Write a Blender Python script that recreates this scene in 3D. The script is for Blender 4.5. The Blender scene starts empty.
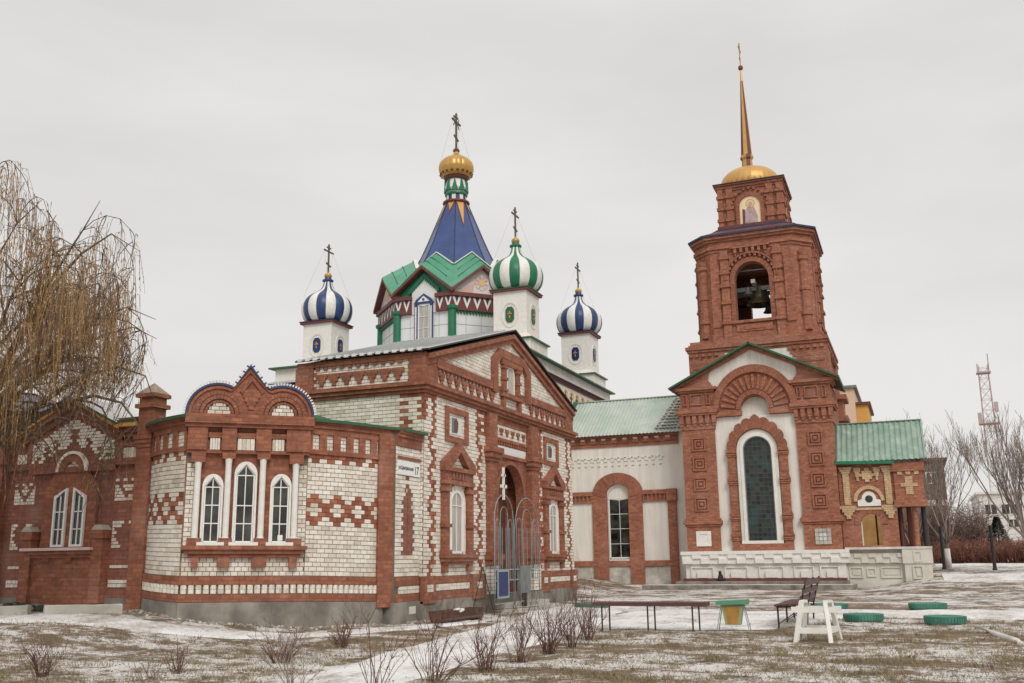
import bpy, math, random
from mathutils import Vector, Matrix, noise
RND = random.Random(11)
sc = bpy.context.scene
COL = sc.collection
rad = math.radians
# ------------------------------------------------------------------ camera
cam = bpy.data.cameras.new('camera')
cam.sensor_width = 36.0
cam.lens = 971.5/1024*36.0
cam.clip_end = 3000
co = bpy.data.objects.new('camera', cam); COL.objects.link(co)
yaw, pit, rol = rad(21.955), rad(12.615), rad(-0.7317)
fwd = Vector((-math.sin(yaw)*math.cos(pit), math.cos(yaw)*math.cos(pit), math.sin(pit)))
rt = Vector((math.cos(yaw), math.sin(yaw), 0)); up = rt.cross(fwd)
r2 = rt*math.cos(rol)+up*math.sin(rol); u2 = up*math.cos(rol)-rt*math.sin(rol)
mw = Matrix((r2, u2, -fwd)).transposed().to_4x4(); mw.translation = (0, 0, 1.5)
co.matrix_world = mw
sc.camera = co
# ------------------------------------------------------------------ world: overcast
world = bpy.data.worlds.new('World'); sc.world = world; world.use_nodes = True
nt = world.node_tree; nt.nodes.clear()
def wn(t): return nt.nodes.new(t)
sky = wn('ShaderNodeTexSky'); sky.sky_type = 'NISHITA'; sky.sun_disc = False
SUN_EL, SUN_AZ = 42, 142      # azimuth measured clockwise from +Y
sky.sun_elevation = rad(SUN_EL); sky.sun_rotation = rad(SUN_AZ)
tc = wn('ShaderNodeTexCoord')
mp = wn('ShaderNodeMapping'); mp.inputs['Scale'].default_value = (1.0, 1.0, 3.2)
nt.links.new(tc.outputs['Generated'], mp.inputs[0])
nz = wn('ShaderNodeTexNoise'); nz.inputs['Scale'].default_value = 1.6; nz.inputs['Detail'].default_value = 5; nz.inputs['Roughness'].default_value = .5
nt.links.new(mp.outputs[0], nz.inputs['Vector'])
cr = wn('ShaderNodeValToRGB')
cr.color_ramp.elements[0].position = .36; cr.color_ramp.elements[0].color = (.87, .855, .83, 1)
cr.color_ramp.elements[1].position = .66; cr.color_ramp.elements[1].color = (1.04, 1.02, .99, 1)
nt.links.new(nz.outputs['Fac'], cr.inputs[0])
sep = wn('ShaderNodeSeparateXYZ'); nt.links.new(tc.outputs['Generated'], sep.inputs[0])
zr = wn('ShaderNodeValToRGB')      # cloud deck is brighter overhead
zr.color_ramp.elements[0].position = .5; zr.color_ramp.elements[0].color = (.70, .70, .70, 1)
zr.color_ramp.elements[1].position = .95; zr.color_ramp.elements[1].color = (.86, .86, .86, 1)
nt.links.new(sep.outputs['Z'], zr.inputs[0])
mul = wn('ShaderNodeMix'); mul.data_type = 'RGBA'; mul.blend_type = 'MULTIPLY'; mul.inputs['Factor'].default_value = 1
nt.links.new(cr.outputs[0], mul.inputs[6]); nt.links.new(zr.outputs[0], mul.inputs[7])
sc8 = wn('ShaderNodeMix'); sc8.data_type = 'RGBA'; sc8.blend_type = 'MULTIPLY'; sc8.inputs['Factor'].default_value = 1
sc8.inputs[7].default_value = (10.6, 10.6, 10.6, 1)
nt.links.new(mul.outputs[2], sc8.inputs[6])
mx = wn('ShaderNodeMix'); mx.data_type = 'RGBA'; mx.inputs['Factor'].default_value = .97
nt.links.new(sky.outputs[0], mx.inputs[6]); nt.links.new(sc8.outputs[2], mx.inputs[7])
bg = wn('ShaderNodeBackground'); bg.inputs['Strength'].default_value = .1
nt.links.new(mx.outputs[2], bg.inputs['Color'])
wo = wn('ShaderNodeOutputWorld'); nt.links.new(bg.outputs[0], wo.inputs[0])
sl = bpy.data.lights.new('sun', 'SUN'); sl.energy = 1.5; sl.angle = rad(24); sl.color = (1, .96, .9)
so = bpy.data.objects.new('sun', sl); COL.objects.link(so)
sd = Vector((math.sin(rad(SUN_AZ))*math.cos(rad(SUN_EL)), math.cos(rad(SUN_AZ))*math.cos(rad(SUN_EL)), math.sin(rad(SUN_EL))))
so.rotation_euler = sd.to_track_quat('Z', 'Y').to_euler(); so.location = (0, -10, 60)
sc.view_settings.view_transform = 'Standard'; sc.view_settings.look = 'None'
sc.view_settings.exposure = 0.1; sc.view_settings.gamma = 1
# ------------------------------------------------------------------ materials
MATS = {}
def newmat(name, base=(.5, .5, .5), rough=.8, metal=0.0):
    m = bpy.data.materials.new(name); m.use_nodes = True
    b = m.node_tree.nodes['Principled BSDF']
    b.inputs['Base Color'].default_value = (*base, 1); b.inputs['Roughness'].default_value = rough; b.inputs['Metallic'].default_value = metal
    MATS[name] = m
    return m, m.node_tree, b
def nd(t, k, **kw):
    n = t.nodes.new(k)
    for a, v in kw.items():
        if a in n.inputs: n.inputs[a].default_value = v
        else: setattr(n, a, v)
    return n
def ramp(t, src, stops):
    r = t.nodes.new('ShaderNodeValToRGB'); e = r.color_ramp.elements
    while len(e) < len(stops): e.new(.5)
    for i, (p, c) in enumerate(stops): e[i].position = p; e[i].color = (*c, 1) if len(c) == 3 else c
    t.links.new(src, r.inputs[0]); return r.outputs[0]
def mixc(t, fac, a, b, mode='MIX'):
    m = t.nodes.new('ShaderNodeMix'); m.data_type = 'RGBA'; m.blend_type = mode
    for v, i in ((fac, 0), (a, 6), (b, 7)):
        if isinstance(v, (int, float)): m.inputs[i].default_value = v
        elif isinstance(v, tuple): m.inputs[i].default_value = (*v, 1)
        else: t.links.new(v, m.inputs[i])
    return m.outputs[2]
def nsc(t, scale, detail=4, rough=.55, co='Object', stretch=None):
    tcn = t.nodes.new('ShaderNodeTexCoord'); src = tcn.outputs[co]
    if stretch:
        mpn = t.nodes.new('ShaderNodeMapping'); mpn.inputs['Scale'].default_value = stretch
        t.links.new(src, mpn.inputs[0]); src = mpn.outputs[0]
    n = nd(t, 'ShaderNodeTexNoise', Scale=scale, Detail=detail, Roughness=rough); t.links.new(src, n.inputs['Vector'])
    return n.outputs['Fac']
def bump(t, b, h, strength=.3, dist=.02):
    n = nd(t, 'ShaderNodeBump', Strength=strength, Distance=dist); t.links.new(h, n.inputs['Height']); t.links.new(n.outputs[0], b.inputs['Normal'])
def simple(name, c1, c2=None, rough=.7, metal=0.0, scale=3.0, bs=0.0, stretch=None):
    m, t, b = newmat(name, c1, rough, metal)
    if c2:
        f = nsc(t, scale, 5, .6, stretch=stretch)
        t.links.new(ramp(t, f, [(.35, c1), (.68, c2)]), b.inputs['Base Color'])
        if bs: bump(t, b, f, bs)
    return m
def brickmat(name, c1, c2, mort, bw=.25, bh=.1, mo=.012, stain=(.62, .42, .33), st=.25):
    m, t, b = newmat(name, c1, .85)
    tcn = t.nodes.new('ShaderNodeTexCoord')
    bk = nd(t, 'ShaderNodeTexBrick', Scale=1.0, Bias=0.0)
    bk.inputs['Mortar Size'].default_value = mo; bk.inputs['Brick Width'].default_value = bw; bk.inputs['Row Height'].default_value = bh
    bk.inputs['Mortar Smooth'].default_value = .3
    bk.inputs['Color1'].default_value = (*c1, 1); bk.inputs['Color2'].default_value = (*c2, 1); bk.inputs['Mortar'].default_value = (*mort, 1)
    t.links.new(tcn.outputs['UV'], bk.inputs['Vector'])
    f1 = nsc(t, .55, 5, .6); f2 = nsc(t, 9, 4, .6)
    f4 = nsc(t, 1.7, 5, .65); v = mixc(t, 1.0, ramp(t, f2, [(.25, (.72, .72, .72)), (.75, (1.2, 1.2, 1.2))]), ramp(t, f4, [(.3, (.84, .82, .81)), (.65, (1.09, 1.09, 1.09))]), 'MULTIPLY')
    c = mixc(t, 1.0, bk.outputs['Color'], v, 'MULTIPLY')
    s = ramp(t, f1, [(.55, (0, 0, 0)), (.78, (st, st, st))])
    c = mixc(t, s, c, stain)
    t.links.new(c, b.inputs['Base Color'])
    inv = nd(t, 'ShaderNodeMath', operation='SUBTRACT'); inv.inputs[0].default_value = 1; t.links.new(bk.outputs['Fac'], inv.inputs[1])
    bump(t, b, inv.outputs[0], .5, .01)
    return m
def unitmat(name, stops, spk=.14, rough=.85):
    m, t, b = newmat(name, stops[0][1], rough)
    g = t.nodes.new('ShaderNodeNewGeometry')
    c = ramp(t, g.outputs['Random Per Island'], stops)
    f = nsc(t, 14, 4, .65); v = ramp(t, f, [(.3, (1-spk,)*3), (.7, (1+spk,)*3)])
    c = mixc(t, 1.0, c, v, 'MULTIPLY')
    f1 = nsc(t, .8, 5, .6); s = ramp(t, f1, [(.5, (1, 1, 1)), (.8, (.8, .77, .72))])
    c = mixc(t, 1.0, c, s, 'MULTIPLY')
    t.links.new(c, b.inputs['Base Color']); bump(t, b, f, .25, .008)
    return m
RB1, RB2 = (.25, .078, .041), (.39, .137, .072)
brickmat('red_brick', RB1, RB2, (.2, .11, .08))
brickmat('red_brick_dark', (.25, .085, .055), (.33, .12, .075), (.17, .1, .08))
brickmat('tower_brick', (.285, .093, .051), (.435, .165, .093), (.245, .135, .097), stain=(.5, .3, .24), st=.4)
brickmat('arch_brick', (.275, .09, .048), (.40, .145, .08), (.16, .09, .068), bw=.5, bh=.085)
brickmat('cream_brick', (.56, .38, .20), (.64, .46, .27), (.4, .3, .2))
brickmat('white_brick_far', (.62, .57, .49), (.68, .63, .55), (.3, .25, .2), bw=.26, bh=.1, st=.1, stain=(.5, .45, .38))
unitmat('white_unit', [(0, (.58, .51, .42)), (.25, (.70, .64, .55)), (.6, (.77, .72, .635)), (1, (.82, .785, .72))])
unitmat('red_unit', [(0, (.19, .061, .035)), (.2, (.27, .084, .044)), (.6, (.335, .11, .058)), (1, (.40, .148, .083))])
simple('mortar', (.15, .115, .09), (.21, .165, .13), .95)
simple('red_mortar', (.2, .1, .07), (.25, .14, .1), .95)
simple('plaster', (.74, .71, .655), (.80, .775, .725), .85, scale=1.2, bs=.06)
def overlay(name, stops, scale, stretch):
    t = MATS[name].node_tree; b = t.nodes['Principled BSDF']; src = b.inputs['Base Color'].links[0].from_socket
    f = nsc(t, scale, 5, .6, stretch=stretch); t.links.new(mixc(t, 1.0, src, ramp(t, f, stops), 'MULTIPLY'), b.inputs['Base Color'])
overlay('plaster', [(.38, (.88, .865, .83)), (.6, (1, 1, 1))], 1.4, (3, 3, .22))
simple('plaster_dirty', (.34, .32, .27), (.68, .65, .59), .9, scale=1.6, bs=.1)
simple('white_paint', (.80, .785, .75), (.70, .68, .63), .55, scale=6)
simple('white_plastic', (.82, .81, .79), None, .4)
simple('grey_siding', (.70, .72, .72), (.76, .77, .765), .5, scale=1.0)
simple('concrete', (.20, .185, .165), (.33, .305, .27), .95, scale=2.2, bs=.25)
overlay('concrete', [(.36, (.62, .6, .56)), (.58, (1.05, 1.04, 1.02))], 1.1, (1, 1, .5))
simple('concrete_light', (.40, .375, .33), (.55, .52, .46), .95, scale=2.0, bs=.2)
simple('green_paint', (.01, .145, .07), (.016, .185, .095), .45, scale=4)
simple('green_trim', (.022, .088, .04), (.035, .12, .058), .5, scale=4)
simple('dark_green_roof', (.022, .11, .035), (.035, .15, .055), .45, scale=1.5)
simple('bright_green_roof', (.06, .265, .155), (.09, .33, .21), .35, scale=1.2)
simple('blue_roof', (.034, .062, .185), (.048, .085, .24), .35, scale=1.0)
simple('slate_blue', (.06, .07, .12), (.10, .11, .16), .5, scale=2)
simple('blue_paint', (.018, .044, .135), (.026, .058, .175), .4, scale=3)
simple('navy_trim', (.018, .024, .065), (.03, .04, .10), .5, scale=5)
simple('brown_trim', (.13, .035, .03), (.17, .05, .042), .6, scale=5)
simple('gold', (.58, .35, .10), (.48, .28, .07), .38, .35, scale=3)
simple('gold_leaf', (.62, .36, .115), (.56, .30, .085), .4, .3, scale=2)
simple('dark_metal', (.05, .048, .045), (.09, .08, .07), .5, .6, scale=8)
simple('cross_metal', (.16, .14, .09), (.10, .10, .07), .5, .4, scale=8)
simple('bronze', (.10, .085, .055), (.17, .14, .085), .42, .7, scale=4)
simple('grey_roof', (.34, .35, .35), (.45, .455, .45), .6, scale=.9)
simple('red_roof_dark', (.10, .03, .025), (.15, .045, .035), .6, scale=3)
simple('blue_grey_rail', (.27, .33, .35), (.36, .42, .43), .5, .2, scale=10)
simple('black_iron', (.02, .022, .022), (.035, .035, .035), .5, scale=10)
simple('bench_wood', (.07, .026, .026), (.125, .055, .05), .55, scale=5, stretch=(8, 1, 8))
simple('rust', (.075, .035, .022), (.13, .06, .035), .85, scale=5, bs=.2)
simple('tyre_green', (.04, .165, .115), (.08, .235, .175), .6, scale=5)
simple('mint', (.09, .25, .16), (.13, .32, .21), .5, scale=5)
simple('lime', (.26, .35, .17), (.31, .40, .22), .5, scale=5)
simple('amber', (.34, .17, .035), (.5, .28, .06), .55, scale=4)
simple('snow', (.70, .69, .68), (.80, .79, .785), .8, scale=2, bs=.2)
simple('snow_dirty', (.52, .49, .45), (.74, .72, .70), .85, scale=1.4, bs=.25)
simple('fur_black', (.018, .015, .014), (.03, .026, .024), .8, scale=20)
simple('peach', (.66, .46, .33), (.70, .50, .37), .9, scale=.4)
simple('ochre', (.62, .34, .09), (.68, .38, .11), .9, scale=.6)
simple('brown_wood', (.14, .09, .065), (.2, .135, .1), .85, scale=3)
simple('far_white', (.70, .70, .68), (.76, .755, .74), .9, scale=.6)
simple('mast_red', (.47, .35, .34), None, .6)  # pale red: distance haze over the mast is mixed into the colour
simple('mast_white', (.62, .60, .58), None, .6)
simple('pink_paint', (.66, .42, .38), (.74, .62, .58), .7, scale=1.5)
simple('pale_paint', (.72, .70, .66), (.66, .66, .66), .7, scale=2)
simple('yellow_paint', (.70, .48, .22), (.74, .54, .28), .7, scale=3)
simple('bark', (.085, .07, .058), (.15, .125, .105), .95, scale=9, bs=.4)
simple('twig', (.16, .105, .085), (.23, .155, .125), .9, scale=3)
simple('twig_grey', (.24, .19, .165), (.32, .26, .23), .9, scale=3)
simple('twig_red', (.125, .06, .05), (.20, .105, .085), .85, scale=3)
simple('red_shoots', (.17, .07, .048), (.27, .115, .075), .85, scale=2)
simple('willow_twig', (.33, .195, .08), (.47, .29, .13), .8, scale=1.5)
simple('willow_bark', (.10, .075, .05), (.17, .13, .085), .95, scale=6, bs=.4)
simple('evergreen', (.018, .03, .018), (.035, .05, .028), .85, scale=6)
simple('lime_wash', (.62, .6, .56), (.7, .68, .64), .9, scale=4)
simple('blue_sign', (.006, .02, .11), (.009, .028, .14), .35, scale=3)
simple('steel_grey', (.17, .19, .19), (.23, .25, .25), .45, .3, scale=3)
simple('ink', (.03, .035, .04), None, .6)
simple('skin_paint', (.55, .36, .24), None, .7)
simple('robe_paint', (.50, .42, .45), (.36, .22, .2), .7, scale=6)
simple('icon_ground', (.80, .62, .36), (.84, .70, .48), .6, scale=3)
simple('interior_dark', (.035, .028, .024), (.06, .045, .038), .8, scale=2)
simple('plaster_cream', (.56, .53, .46), (.68, .65, .58), .9, scale=2, bs=.15)
simple('warm_wall', (.36, .19, .06), (.46, .27, .10), .85, scale=1)
simple('door_brown', (.12, .055, .035), (.16, .075, .05), .6, scale=3, stretch=(6, 6, 1))
simple('clay', (.27, .19, .13), (.38, .3, .23), .9, scale=6)
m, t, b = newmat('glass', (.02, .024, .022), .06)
f = nsc(t, 1.7, 3, .5); t.links.new(ramp(t, f, [(.4, (.008, .009, .008)), (.7, (.075, .075, .062))]), b.inputs['Base Color']); bump(t, b, nsc(t, 2.5, 2, .5), .12, .02)  # patchy base colour imitates uneven reflections in the panes
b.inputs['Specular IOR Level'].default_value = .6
m, t, b = newmat('curtain', (.5, .48, .44), .25)
f = nsc(t, 2, 3, .5, stretch=(14, 14, .6)); t.links.new(ramp(t, f, [(.35, (.28, .265, .24)), (.65, (.55, .53, .49))]), b.inputs['Base Color'])
# stained, blocky glass of the tall tower window
m, t, b = newmat('mosaic_glass', (.05, .1, .1), .4)
tcn = t.nodes.new('ShaderNodeTexCoord')
bk = nd(t, 'ShaderNodeTexBrick', Scale=1.0, offset=0.0)
bk.inputs['Brick Width'].default_value = .215; bk.inputs['Row Height'].default_value = .215; bk.inputs['Mortar Size'].default_value = .016
bk.inputs['Color1'].default_value = (.014, .012, .010, 1); bk.inputs['Color2'].default_value = (.05, .043, .034, 1); bk.inputs['Mortar'].default_value = (.02, .055, .058, 1)
t.links.new(tcn.outputs['UV'], bk.inputs['Vector'])
f = nsc(t, 1.1, 2, .5); c = mixc(t, ramp(t, f, [(.52, (0, 0, 0)), (.66, (.6, .6, .6))]), bk.outputs['Color'], (.028, .08, .085))
t.links.new(c, b.inputs['Base Color']); bump(t, b, bk.outputs['Fac'], .4, .01)
# weathered corrugated sheet: pale with green showing through, dusted with frost
m, t, b = newmat('pale_sheet', (.5, .58, .5), .55)
f = nsc(t, .9, 6, .65); g = nsc(t, 5, 4, .6)
c = ramp(t, f, [(.3, (.36, .45, .385)), (.55, (.47, .535, .475)), (.75, (.58, .61, .565))])
c = mixc(t, ramp(t, g, [(.62, (0, 0, 0)), (.8, (.5, .5, .5))]), c, (.18, .36, .25)); t.links.new(c, b.inputs['Base Color'])
m, t, b = newmat('green_sheet', (.16, .36, .27), .5)
f = nsc(t, 1.3, 6, .65, stretch=(2, 2, .5)); c = ramp(t, f, [(.3, (.17, .275, .21)), (.55, (.27, .365, .305)), (.8, (.46, .52, .47))]); t.links.new(c, b.inputs['Base Color'])
# lawn: dead grass, bare soil and thin patchy snow
m, t, b = newmat('lawn', (.2, .16, .1), .95)
f0 = nsc(t, .23, 6, .62, stretch=(.75, 1.2, 1)); f1 = nsc(t, 1.1, 6, .62, stretch=(.85, 1.15, 1)); f2 = nsc(t, 5.5, 7, .74); f3 = nsc(t, 34, 4, .7)
grass = ramp(t, f1, [(.32, (.11, .085, .05)), (.5, (.205, .145, .095)), (.68, (.32, .235, .165))])
grass = mixc(t, 1.0, grass, ramp(t, f3, [(.28, (.5, .48, .46)), (.72, (1.4, 1.36, 1.3))]), 'MULTIPLY')
def madd(t, a, b, k):
    n = nd(t, 'ShaderNodeMath', operation='MULTIPLY_ADD'); t.links.new(a, n.inputs[0]); n.inputs[1].default_value = k; t.links.new(b, n.inputs[2]); return n.outputs[0]
sm = madd(t, f2, madd(t, f3, madd(t, f1, f0, 1.0), .55), 1.0)
snowf = ramp(t, sm, [(.45/1.0, (0, 0, 0)), (.5, (0, 0, 0))])
rr = snowf.node.color_ramp
mr = nd(t, 'ShaderNodeMapRange'); mr.inputs['From Min'].default_value = 1.73; mr.inputs['From Max'].default_value = 1.86
t.links.new(sm, mr.inputs['Value'])
c = mixc(t, mr.outputs[0], grass, mixc(t, f3, (.56, .53, .50), (.76, .745, .735))); t.links.new(c, b.inputs['Base Color'])
bump(t, b, sm, .6, .05)
m, t, b = newmat('trodden_snow', (.7, .69, .68), .85)
f1 = nsc(t, .9, 6, .7, stretch=(1, .6, 1)); f2 = nsc(t, 9, 6, .75); s = madd(t, f2, f1, .7)
mr = nd(t, 'ShaderNodeMapRange'); mr.inputs['From Min'].default_value = .62; mr.inputs['From Max'].default_value = .9; t.links.new(s, mr.inputs['Value'])
t.links.new(mixc(t, mr.outputs[0], (.30, .24, .185), (.76, .75, .745)), b.inputs['Base Color']); bump(t, b, s, .4, .03)
# ------------------------------------------------------------------ mesh builder
def frame(ox, oy, ux, uy, warp=None):
    l = math.hypot(ux, uy); ux /= l; uy /= l
    if warp: return lambda u, n, z: (ox+ux*u+uy*n, oy+uy*u-ux*n, z+warp(u, z))
    return lambda u, n, z: (ox+ux*u+uy*n, oy+uy*u-ux*n, z)
class MB:
    def __init__(s): s.v = []; s.f = []; s.m = []; s.uv = []; s.mats = []; s.sm = []
    def mi(s, m):
        if m not in s.mats: s.mats.append(m)
        return s.mats.index(m)
    def face(s, pts, m, uv=None, smooth=False):
        i = len(s.v); s.v.extend(pts); s.f.append(tuple(range(i, i+len(pts)))); s.m.append(s.mi(m)); s.sm.append(smooth)
        if uv is None:
            a = Vector(pts[0]); e = (Vector(pts[1])-a); n = None
            for k in range(2, len(pts)):
                n = e.cross(Vector(pts[k])-a)
                if n.length > 1e-9: break
            if n is None or n.length < 1e-9: n = Vector((0, 0, 1))
            n.normalize()
            if abs(n.z) > .75: uv = [(p[0], p[1]) for p in pts]
            else:
                h = Vector((0, 0, 1)).cross(n); h.normalize(); w = n.cross(h)
                uv = [(Vector(p).dot(h), Vector(p).dot(w)) for p in pts]
        s.uv.extend(uv)
    def box(s, f, u0, u1, n0, n1, z0, z1, m, back=False):
        P = lambda u, n, z: f(u, n, z)
        a, b, c, d = P(u0, n1, z0), P(u1, n1, z0), P(u1, n1, z1), P(u0, n1, z1)
        e, g, h, i = P(u0, n0, z0), P(u1, n0, z0), P(u1, n0, z1), P(u0, n0, z1)
        s.face([a, b, c, d], m, [(u0, z0), (u1, z0), (u1, z1), (u0, z1)])
        s.face([b, g, h, c], m, [(u1, z0), (u1+n1-n0, z0), (u1+n1-n0, z1), (u1, z1)])
        s.face([e, a, d, i], m, [(u0-n1+n0, z0), (u0, z0), (u0, z1), (u0-n1+n0, z1)])
        s.face([d, c, h, i], m, [(u0, n0), (u1, n0), (u1, n1), (u0, n1)])
        s.face([e, g, b, a], m, [(u0, n0), (u1, n0), (u1, n1), (u0, n1)])
        if back: s.face([g, e, i, h], m, [(u1, z0), (u0, z0), (u0, z1), (u1, z1)])
    def prism(s, f, poly, n0, n1, m, back=False):
        s.face([f(u, n1, z) for u, z in poly], m, list(poly))
        L = len(poly); q = 0
        for k in range(L):
            (u0, z0), (u1, z1) = poly[k], poly[(k+1) % L]; d = math.hypot(u1-u0, z1-z0)
            s.face([f(u0, n1, z0), f(u0, n0, z0), f(u1, n0, z1), f(u1, n1, z1)], m, [(n1, q), (n0, q), (n0, q+d), (n1, q+d)]); q += d
        if back: s.face([f(u, n0, z) for u, z in reversed(poly)], m, [(u, z) for u, z in reversed(poly)])
    def ring(s, f, outer, inner, n0, n1, m, uvrad=False):
        q = 0
        for k in range(len(outer)-1):
            o0, o1, i0, i1 = outer[k], outer[k+1], inner[k], inner[k+1]
            d = math.hypot(o1[0]-o0[0], o1[1]-o0[1]); w = math.hypot(o0[0]-i0[0], o0[1]-i0[1])
            uv = [(0, q), (w, q), (w, q+d), (0, q+d)] if uvrad else [o0, i0, i1, o1]
            s.face([f(o0[0], n1, o0[1]), f(o1[0], n1, o1[1]), f(i1[0], n1, i1[1]), f(i0[0], n1, i0[1])][::-1], m, uv[::1] if not uvrad else [(w, q), (w, q+d), (0, q+d), (0, q)])
            s.face([f(o0[0], n0, o0[1]), f(o1[0], n0, o1[1]), f(o1[0], n1, o1[1]), f(o0[0], n1, o0[1])], m)
            s.face([f(i0[0], n1, i0[1]), f(i1[0], n1, i1[1]), f(i1[0], n0, i1[1]), f(i0[0], n0, i0[1])], m)
            q += d
        for o, i, fl in ((outer[0], inner[0], 0), (outer[-1], inner[-1], 1)):
            p = [f(o[0], n0, o[1]), f(o[0], n1, o[1]), f(i[0], n1, i[1]), f(i[0], n0, i[1])]
            s.face(p[::-1] if fl else p, m)
    def bricks(s, f, u0, u1, z0, z1, col, bw=.205, bh=.104, n0=0, d=.014, g=.014, clip=None):
        nr = int(round((z1-z0)/bh)); bh = (z1-z0)/nr
        for r in range(nr):
            za, zb = z0+r*bh+g*.5, z0+(r+1)*bh-g*.5; zc = (za+zb)/2
            off = (r % 2)*bw*.5
            for a, b in (clip(zc) if clip else [(u0, u1)]):
                k = math.floor((a-off-u0)/bw)
                while True:
                    x0 = u0+off+k*bw; x1 = x0+bw
                    if x0 >= b-1e-6: break
                    x0 = max(x0, a); x1 = min(x1, b); k += 1
                    if x1-x0 < .03: continue
                    m = col((x0+x1)/2, zc, r, k)
                    if m is None: continue
                    x0 += g*.5; x1 -= g*.5; j = d+RND.uniform(-.003, .003)
                    i = len(s.v)
                    for n in (n0, n0+j):
                        s.v.extend([f(x0, n, za), f(x1, n, za), f(x1, n, zb), f(x0, n, zb)])
                    for q in ((4, 5, 6, 7), (5, 1, 2, 6), (0, 4, 7, 3), (7, 6, 2, 3), (0, 1, 5, 4)):
                        s.f.append(tuple(i+t for t in q)); s.m.append(s.mi(m)); s.sm.append(False); s.uv.extend([(0, 0)]*4)
    def lathe(s, cx, cy, prof, seg, m, smooth=True, rot=0.0, rib=0.0, nrib=0, uvs=False):
        P = []
        for r, z in prof:
            row = []
            for k in range(seg):
                a = rot+2*math.pi*k/seg
                q = r*(1+(rib*abs(math.sin((a-rot)*nrib/2)) if nrib else 0))
                row.append((cx+q*math.cos(a), cy+q*math.sin(a), z))
            P.append(row)
        for i in range(len(prof)-1):
            for k in range(seg):
                k2 = (k+1) % seg
                mm = m(k, i) if callable(m) else m
                a0 = 2*math.pi*k/seg; a1 = 2*math.pi*(k+1)/seg; r = prof[i][0]
                s.face([P[i][k], P[i][k2], P[i+1][k2], P[i+1][k]], mm, [(a0*r, prof[i][1]), (a1*r, prof[i][1]), (a1*r, prof[i+1][1]), (a0*r, prof[i+1][1])], smooth)
        mm = m(0, len(prof)-2) if callable(m) else m
        if prof[-1][0] > 1e-4: s.face(P[-1], mm)
        if prof[0][0] > 1e-4: s.face(P[0][::-1], m(0, 0) if callable(m) else m)
    def tube(s, pts, rads, m, seg=5, smooth=True):
        pts = [Vector(p) for p in pts]; rows = []
        for i, p in enumerate(pts):
            d = (pts[min(i+1, len(pts)-1)]-pts[max(i-1, 0)])
            if d.length < 1e-9: d = Vector((0, 0, 1))
            d.normalize()
            a = d.cross(Vector((0, 0, 1)) if abs(d.z) < .9 else Vector((1, 0, 0))); a.normalize(); b = d.cross(a)
            r = rads[i] if hasattr(rads, '__len__') else rads
            rows.append([tuple(p+a*(r*math.cos(2*math.pi*k/seg))+b*(r*math.sin(2*math.pi*k/seg))) for k in range(seg)])
        base = len(s.v)
        for r in rows: s.v.extend(r)
        k0 = s.mi(m)
        for i in range(len(pts)-1):
            for k in range(seg):
                k2 = (k+1) % seg
                s.f.append((base+i*seg+k, base+(i+1)*seg+k, base+(i+1)*seg+k2, base+i*seg+k2)[::-1]); s.m.append(k0); s.sm.append(smooth); s.uv.extend([(0, 0)]*4)
        for row, fl in ((0, 0), (len(pts)-1, 1)):
            t_ = tuple(base+row*seg+k for k in range(seg)); s.f.append(t_ if fl else t_[::-1]); s.m.append(k0); s.sm.append(False); s.uv.extend([(0, 0)]*seg)
    def bar(s, p, q, w, h, m):
        p = Vector(p); q = Vector(q); d = (q-p).normalized()
        a = d.cross(Vector((0, 0, 1)) if abs(d.z) < .95 else Vector((0, 1, 0))); a.normalize(); b = a.cross(d)
        L = (q-p).length
        fn = lambda u, n, z: tuple(p+d*u+a*n+b*z)
        s.box(fn, 0, L, -w/2, w/2, -h/2, h/2, m, True)
    def slab(s, pts, th, m, mside=None):
        pts = [Vector(p) for p in pts]; n = (pts[1]-pts[0]).cross(pts[2]-pts[0]).normalized()
        if n.z < 0: pts.reverse(); n = -n
        s.face([tuple(p) for p in pts], m); lo = [p-n*th for p in pts]
        s.face([tuple(p) for p in reversed(lo)], mside or m)
        for k in range(len(pts)):
            j = (k+1) % len(pts); s.face([tuple(lo[k]), tuple(lo[j]), tuple(pts[j]), tuple(pts[k])], mside or m)
    def build(s, name, parent=None, label=None):
        me = bpy.data.meshes.new(name); me.from_pydata(s.v, [], s.f)
        for m in s.mats: me.materials.append(MATS[m])
        me.polygons.foreach_set('material_index', s.m); me.polygons.foreach_set('use_smooth', s.sm)
        uvl = me.uv_layers.new(name='UVMap'); flat = [c for uv in s.uv for c in uv]
        uvl.data.foreach_set('uv', flat); me.update()
        o = bpy.data.objects.new(name, me); COL.objects.link(o)
        if parent:
            o.parent = parent
            if parent.type == 'EMPTY': o.matrix_parent_inverse = Matrix.Translation(-Vector(parent.location))
        if label: o['label'] = label
        return o
def thing(name, label, cat, loc=(0, 0, 0), group=None):
    o = bpy.data.objects.new(name, None); COL.objects.link(o); o.location = loc; o.empty_display_size = .2
    o['label'] = label; o['category'] = cat
    if group: o['group'] = group
    return o
def tag(o, label, cat, group=None):
    o['label'] = label; o['category'] = cat
    if group: o['group'] = group
    return o
def ident(x, y, z): return (x, y, z)
W = lambda x, n, z: (x, -n, z)
def one(fn, *a):
    mb = MB(); getattr(mb, fn)(*a); return mb
def arcpts(uc, zc, r, a0, a1, seg, rz=None):
    rz = rz or r
    return [(uc+r*math.cos(math.radians(a0+(a1-a0)*k/seg)), zc+rz*math.sin(math.radians(a0+(a1-a0)*k/seg))) for k in range(seg+1)]
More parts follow.
